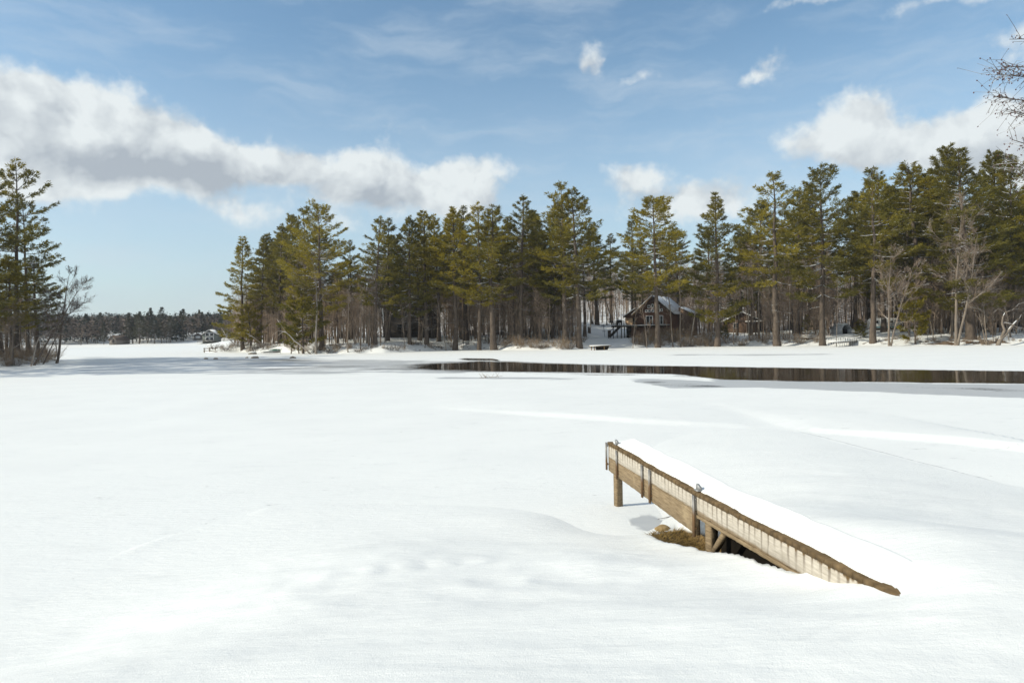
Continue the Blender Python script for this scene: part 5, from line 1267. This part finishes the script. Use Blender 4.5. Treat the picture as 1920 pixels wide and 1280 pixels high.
def picnic_table(px, row, d, rz, label):
    p = at(px, row, d); r = empty('picnic_table', (p.x, p.y, gz(p.x, p.y)), rz, label, 'picnic table')
    for nm, yy, zz, ww in (('tabletop', 0, .74, .75), ('bench', -.72, .44, .28), ('bench', .72, .44, .28)):
        b = MB(); b.box((0, yy, zz), (2.0, ww, .05)); tp = link(nm, b.mesh(nm, [M_DECKW]), r)
        b = MB(); b.box((0, yy, zz + .075), (1.97, ww - .03, .10)); link('snow_cap', b.mesh('snow_cap', [M_SNOW]), tp)
    for sx in (-.7, .7):
        b = MB(); b.bar((sx, -.62, -.1), (sx, -.2, .72), .05, .10); b.bar((sx, .62, -.1), (sx, .2, .72), .05, .10); b.box((sx, 0, .39), (.05, 1.6, .09)); link('leg', b.mesh('leg', [M_DARKW]), r)
picnic_table(1514, 627, 117, R(-6), 'picnic table with snow on its top and benches, left of the stout dark pine trunk')

def pier(name, px0, px1, row, d0, d1, label, hgt=.75, w_=1.3):
    a, e = at(px0, row, d0), at(px1, row, d1); v_ = Vector((e.x - a.x, e.y - a.y, 0)); L = v_.length
    r = empty(name, (a.x, a.y, 0), math.atan2(v_.y, v_.x), label, 'pier')
    b = MB(); b.box((L / 2, 0, hgt - .06), (L, w_, .10)); b.box((L / 2, -w_ / 2 - .021, hgt - .09), (L, .04, .18)); dk_ = link('deck', b.mesh('deck', [M_DECKW]), r)
    b = MB(); b.box((L / 2, 0, hgt + .06), (L - .05, w_ - .05, .13)); link('deck_snow', b.mesh('deck_snow', [M_SNOW]), dk_)
    n_ = max(2, int(L / 1.1))
    for q in range(n_ + 1):
        for sy in (-1, 1):
            b = MB(); b.tube([(.05 + (L - .1) * q / n_, sy * (w_ / 2 + .05), -.2), (.05 + (L - .1) * q / n_, sy * (w_ / 2 + .05), hgt + .55)], .03, 7); link('pipe_leg', b.mesh('pipe_leg', [M_WPAINT]), r)
    return r
pier('pier', 1561, 1600, 655, 103.5, 111, 'snow topped pier on thin white pipe legs at the right shore')
# upturned dock section on the beach
p = on_plane(1126, 655, .1); r = empty('dock_section', (p.x, p.y, gz(p.x, p.y)), R(12), 'short snow topped dock section propped on the beach below the snowy path', 'dock section')
b = MB(); b.hull([(-1.65, -.6, .55), (1.65, -.6, .62), (1.65, -.6, .72), (-1.65, -.6, .65)], (0, 0, 0), (0, 1.7, 0)); dk_ = link('deck', b.mesh('deck', [M_PLANK]), r)
b = MB(); b.hull([(-1.6, -.55, .655), (1.6, -.55, .725), (1.5, -.5, .84), (-1.5, -.5, .78)], (0, 0, 0), (0, 1.6, 0)); link('deck_snow', b.mesh('deck_snow', [M_SNOW]), dk_)
for xx, yy in ((-1.2, -.5), (.45, -.5), (-1.2, .95), (.45, .95)):
    b = MB(); b.box((xx, yy, .2), (.12, .12, .8)); link('leg', b.mesh('leg', [M_TANW]), r)
b = MB(); b.hull([(-.5, .3, -.1), (1.25, .3, -.1), (1.6, .3, .6), (-.5, .3, .58)], (0, 0, 0), (0, .6, 0)); link('float', b.mesh('float', [M_DARKW]), r)  # dark solid below the deck, standing in for the underside shadow
# dark posts by the path
for px, row, d, lab in ((1105, 621, 141, 'thick dark post at the left side of the snowy path'), (1142.5, 621, 139, 'thick dark post in the middle of the snowy path near the cabin stair')):
    p = at(px, row, d); zz = gz(p.x, p.y); b = MB(); b.tube([(p.x, p.y, zz - .2), (p.x, p.y, zz + 1.25)], .32, 12)
    o = tag(link('wooden_post', b.mesh('wooden_post', [M_DBARK])), lab, 'post'); b = MB(); b.tube([(p.x, p.y, zz + 1.25), (p.x, p.y, zz + 1.33)], [.30, .2], 12); link('snow_cap', b.mesh('snow_cap', [M_SNOW]), o)
p = at(1133, 621, 138); zz = gz(p.x, p.y); b = MB(); b.bar((p.x + .1, p.y, zz - .1), (p.x - .15, p.y, zz + 2.6), .07, .07); b.box((p.x - .05, p.y - .03, zz + 1.15), (.7, .05, .09)); b.box((p.x - .15, p.y - .03, zz + 2.3), (.8, .05, .12))
tag(link('pole', b.mesh('pole', [M_DARKW])), 'thin leaning pole with two cross boards between the two dark posts', 'pole')
# the point: rail fence, boat, planks, stones, arched birch stem
p = on_plane(383, 661, 0); b = MB(); r = empty('rail_fence', (p.x, p.y, 0), R(8), 'small wooden rail fence standing on the ice at the tip of the point', 'fence')
for q in range(3):
    b = MB(); b.box((q * 1.1, 0, .45), (.14, .12, 1.1)); link('post', b.mesh('post', [M_PLANK]), r)
for zz in (.35, .85):
    b = MB(); b.box((1.25, -.08, zz), (2.8, .05, .12)); link('rail', b.mesh('rail', [M_PLANK]), r)
p = at(517, 647, 131); bt = empty('rowing_boat', (p.x, p.y, gz(p.x, p.y) + .25), R(6), 'dark green rowing boat turned over on the bank of the point', 'boat')
V = []; nsec, npr = 12, 9
for i in range(nsec + 1):
    s = i / nsec; wdt = .62 * math.sin(math.pi * min(1, .12 + .88 * s)) ** .6 if s < 1 else .25; wdt = max(wdt, .06)
    for k in range(npr):
        a = math.pi * k / (npr - 1); V.append((-1.25 + 2.5 * s, wdt * math.cos(a), .62 * (math.sin(a) ** .6) * (.75 + .25 * math.sin(math.pi * s)) - .2))
i = np.arange(nsec)[:, None] * npr; j = np.arange(npr - 1)[None, :]
link('hull', new_mesh('hull', V, [np.stack([i + j, i + npr + j, i + npr + j + 1, i + j + 1], -1).reshape(-1, 4), np.array([list(range(npr)), [nsec * npr + npr - 1 - k for k in range(npr)]])], [M_GREENP], smooth=False), bt)
b = MB(); b.bar((-1.2, 0, .47), (1.2, 0, .49), .06, .06); link('keel', b.mesh('keel', [M_GREENP]), bt)
pier('plank_walk', 491, 524, 660, 121, 123, 'low plank walk lying on the snow in front of the green boat', .40, 1.2)
for px, row, rr, lab in ((386, 673, .34, 'dark stone on the ice, left one of the pair off the tip of the point'), (405, 673, .34, 'dark stone on the ice, right one of the pair off the tip of the point'), (463, 671, .22, 'small dark stone on the ice left of the flat pale rock'),
                         (477, 671.5, .55, 'flat pale rock on the ice in front of the plank walk'), (549, 671.5, .42, 'dark rock on the ice below the arched birch stem'), (473, 664, .8, 'snow capped dark boulder at the edge of the point by the plank walk'),
                         (606, 661, .6, 'dark boulder at the foot of the arched birch stem'), (622, 661, .5, 'dark boulder on the bank just right of the arched birch foot')):
    p = on_plane(px, row, 0); zz = gz(p.x, p.y)
    o = tag(link('rock', stone_mesh('rock', (rr, rr * .6, rr * .5), 1, int(px), M_STONE), loc=(p.x, p.y, zz + .04)), lab, 'rock')
    if rr >= .5: link('snow_cap', stone_mesh('snow_cap', (rr * .8, rr * .5, rr * .22), 1, int(px) + 1, M_SNOW), o, (0, .02, rr * .36))
dd = 115.5; b = MB(); pts = [at(584, 661, dd), at(574, 656, dd), at(563, 647, dd), at(552, 639, dd), at(544, 630, dd), at(537, 623.5, dd), at(531, 621.5, dd), at(526, 625, dd), at(521, 630, dd)]
pts[0].z = gz(pts[0].x, pts[0].y) - .15
b.tube([tuple(q) for q in pts], [.14, .125, .11, .10, .09, .08, .065, .045, .025], 8)
b.tube([tuple(pts[5]), tuple(at(529, 612, dd)), tuple(at(519, 598, dd))], [.06, .045, .02], 5); b.tube([tuple(pts[6]), tuple(at(522, 620, dd)), tuple(at(512, 627, dd))], [.05, .035, .02], 5)
b.tube([tuple(pts[3]), tuple(at(548, 645, dd)), tuple(at(541, 648, dd))], [.04, .03, .015], 5)
tag(link('arched_birch', b.mesh('arched_birch', [M_BIRCH])), 'pale birch stem arched over to the left with snow along its top', 'bent tree')
for (a, c, e, lab) in (((446, 650), (425, 632), (415, 614), 'thin pale stem leaning left beside the far house'), ((490, 643), (472, 630), (461, 624), 'thin pale stem leaning left from the middle of the point')):
    b = MB(); pts = [at(*a, 138), at(*c, 138), at(*e, 138)]; b.tube([tuple(q) for q in pts], [.10, .08, .035], 6); b.tube([tuple(pts[1]), tuple(at(c[0] - 6, c[1] + 1, 138))], [.04, .02], 5); tag(link('leaning_stem', b.mesh('leaning_stem', [M_BIRCH])), lab, 'bent tree')
# bent snowy trunks at the right end
dd = 97; b = MB()
base = at(1870, 651, dd); base.z = gz(base.x, base.y) - .2
A_ = [base, at(1876, 636, dd), at(1886, 626, dd), at(1897, 612, dd), at(1906, 601, dd)]
b.tube([tuple(q) for q in A_], [.30, .26, .20, .16, .09], 8)
B_ = [at(1874, 640, dd), at(1884, 619, dd), at(1879, 607, dd), at(1880, 596, dd), at(1884, 586, dd)]
b.tube([tuple(q) for q in B_], [.22, .18, .14, .10, .05], 8)
b.tube([tuple(q) for q in (B_[2], at(1884, 605, dd), at(1894, 607, dd), at(1908, 614, dd), at(1926, 617, dd))], [.11, .10, .09, .075, .05], 7)
for (a, c, e) in (((1884, 586), (1872, 578), (1858, 590)), ((1884, 586), (1900, 580), (1922, 578)), ((1897, 612), (1905, 618), (1916, 616)), ((1900, 580), (1910, 570), (1924, 566)), ((1906, 601), (1912, 596), (1916, 588))):
    b.tube([tuple(at(*q, dd)) for q in (a, c, e)], [.05, .035, .015], 5)
tag(link('bent_tree', b.mesh('bent_tree', [M_BBARK])), 'pair of thick bent grey trunks, snow on top, at the shore\'s right end', 'bent tree')
p = on_plane(1697, 650, .1); b = MB(); tag(link('bucket', stone_mesh('bucket', (.25, .25, .3), 1, 2, M_BLUEP), loc=(at(1702, 617, 122).x, 122, gz(at(1702, 617, 122).x, 122) + .15)), 'small blue bin on the snow right of the caravan', 'bin')
# twig frozen into the ice
p = on_plane(925, 708, 0); b = MB()
for q in range(9):
    a = rg.uniform(0, 3.14); x0 = p.x + rg.uniform(-.8, .5); b.tube([(x0, p.y, -.02), (x0 + .12 * math.cos(a), p.y, .12), (x0 + .3 * math.cos(a), p.y + .05, rg.uniform(.08, .35))], [.012, .010, .006], 4)
b.tube([(p.x - .9, p.y, .02), (p.x, p.y + .05, .05), (p.x + .6, p.y, .1)], [.014, .014, .008], 4)
tag(link('twig', b.mesh('twig', [M_SHRUB])), 'small bare twig frozen into the ice in front of the open water', 'twig')

# ---- near birch whose twigs hang into the upper right corner
def near_birch():
    rg = np.random.default_rng(77); bx, by = 8.7, 9.2; bz = gz(bx, by)
    root = empty('birch_tree', (bx, by, bz), 0, 'near birch with fine budded twigs hanging into the upper right corner', 'leafless tree')
    def lo(px, row, d):
        v_ = at(px, row, d); return np.array([v_.x - bx, v_.y - by, v_.z - bz])
    t = MB(); t.tube([(0, 0, -.3), (.05, .05, 2), (-.03, .1, 4), (.05, .1, 6), (0, .15, 8.2)], [.13, .11, .09, .06, .03], 9); link('trunk', t.mesh('trunk', [M_BIRCH], True), root)
    V = []; Fs = []; nv = 0; lv = []; lf = []
    def add(p, r, s=4):
        nonlocal nv
        v_, f_ = tube(p, r, s); V.append(v_); Fs.append(f_ + nv); nv += len(v_)
    def bud(p):
        a = rg.uniform(0, 6.28); l = rg.uniform(.014, .030); w_ = l * .42; q = len(lv)
        d_ = np.array([rg.normal(0, .35), rg.normal(0, .35), -1]); d_ /= np.linalg.norm(d_); s_ = np.array([math.cos(a), math.sin(a), 0]) * w_; n_ = np.cross(d_, s_)
        lv.extend([p, p + d_ * l * .5 + s_, p + d_ * l, p + d_ * l * .5 - s_, p + d_ * l * .5 + n_, p + d_ * l * .5 - n_])
        lf.extend([(q, q + 1, q + 4), (q + 1, q + 2, q + 4), (q + 2, q + 3, q + 4), (q + 3, q, q + 4), (q + 1, q, q + 5), (q + 2, q + 1, q + 5), (q + 3, q + 2, q + 5), (q, q + 3, q + 5)])
    for (z0, tip, d_, nt_) in ((6.6, (1893, 74), 8.8, 3), (6.0, (1868, 140), 8.9, 13), (6.2, (1880, 125), 9.3, 10), (5.6, (1863, 182), 9.0, 13), (5.2, (1885, 205), 9.1, 9), (4.9, (1905, 212), 8.7, 6), (4.6, (1898, 262), 9.0, 7), (4.1, (1893, 300), 9.1, 8), (3.8, (1912, 322), 9.0, 5)):
        e = lo(*tip, d_); a = np.array([0, .1, z0 - .8]); m1 = a + (e - a) * .45 + [0, 0, .35]; m2 = a + (e - a) * .78 + [0, 0, .18]
        q = np.linspace(0, 1, 9); P_ = ((1 - q)[:, None] ** 3 * a + 3 * ((1 - q) ** 2 * q)[:, None] * m1 + 3 * ((1 - q) * q ** 2)[:, None] * m2 + q[:, None] ** 3 * e)
        add(P_, np.linspace(.024, .0045, 9))
        for k in range(int(nt_ * 2.6)):
            s = rg.uniform(.66, 1.0); b_ = np.array([np.interp(s, q, P_[:, i]) for i in range(3)]); l = rg.uniform(.10, .40)
            dr = (e - m2) / np.linalg.norm(e - m2) + rg.normal(0, .55, 3); dr /= np.linalg.norm(dr)
            c1 = b_ + dr * l * .5 + rg.normal(0, .015, 3); c2 = c1 + (dr + rg.normal(0, .4, 3) + [0, 0, -.12]) * l * .5
            tw_ = np.array([b_, c1, c2]); add(tw_, [.0034, .0028, .0020], 3)
            for u_ in np.linspace(.35, 1, rg.integers(1, 4)): bud(np.array([np.interp(u_, [0, .5, 1], tw_[:, i]) for i in range(3)]))
    for k in range(9):                                      # limbs on the far side of the crown
        z0 = rg.uniform(3.6, 7.6); a = rg.uniform(-1.6, .35); L = rg.uniform(1.3, 2.6); dr = np.array([math.cos(a), math.sin(a), rg.uniform(.25, .8)])
        q = np.linspace(0, 1, 7)[:, None]; P_ = np.array([0, .1, z0]) + dr * q * L + np.array([0, 0, -.35]) * q ** 2 * L * .5 + rg.normal(0, .02, (7, 3)); add(P_, np.linspace(.024, .005, 7))
        for kk in range(16):
            s = rg.uniform(.35, 1); b_ = np.array([np.interp(s, q[:, 0], P_[:, i]) for i in range(3)]); d2 = dr + rg.normal(0, .6, 3); l = rg.uniform(.12, .45)
            add(np.array([b_, b_ + d2 * l * .5, b_ + (d2 + [0, 0, -.2]) * l]), [.0034, .0028, .0020], 3)
    nb_ = sum(len(f) for f in Fs); lf = np.array(lf)
    link('branches', new_mesh('branches', np.vstack(V + [np.array(lv)]), [np.vstack(Fs), lf + nv], [M_DBARK, mat_plain('reddish_bud', (.10, .045, .04), .8, .2)], [0] * nb_ + [1] * len(lf)), root)
near_birch()

# ------------------------------------------------------------------ winter air between here and the far hills
hb = MB(); hb.box((0, 0, 41), (2900, 2900, 88)); m_h, n_h = mat('winter_haze')
pv = n_h.n('ShaderNodeVolumePrincipled', ins={'Color': (0.80, 0.87, 0.95), 'Density': 0.0002, 'Anisotropy': 0.2})
n_h.t.links.new(pv.outputs[0], n_h.n('ShaderNodeOutputMaterial').inputs['Volume'])
tag(link('haze', hb.mesh('haze', [m_h])), 'pale winter haze that softens the far hills', 'haze', kind='stuff')
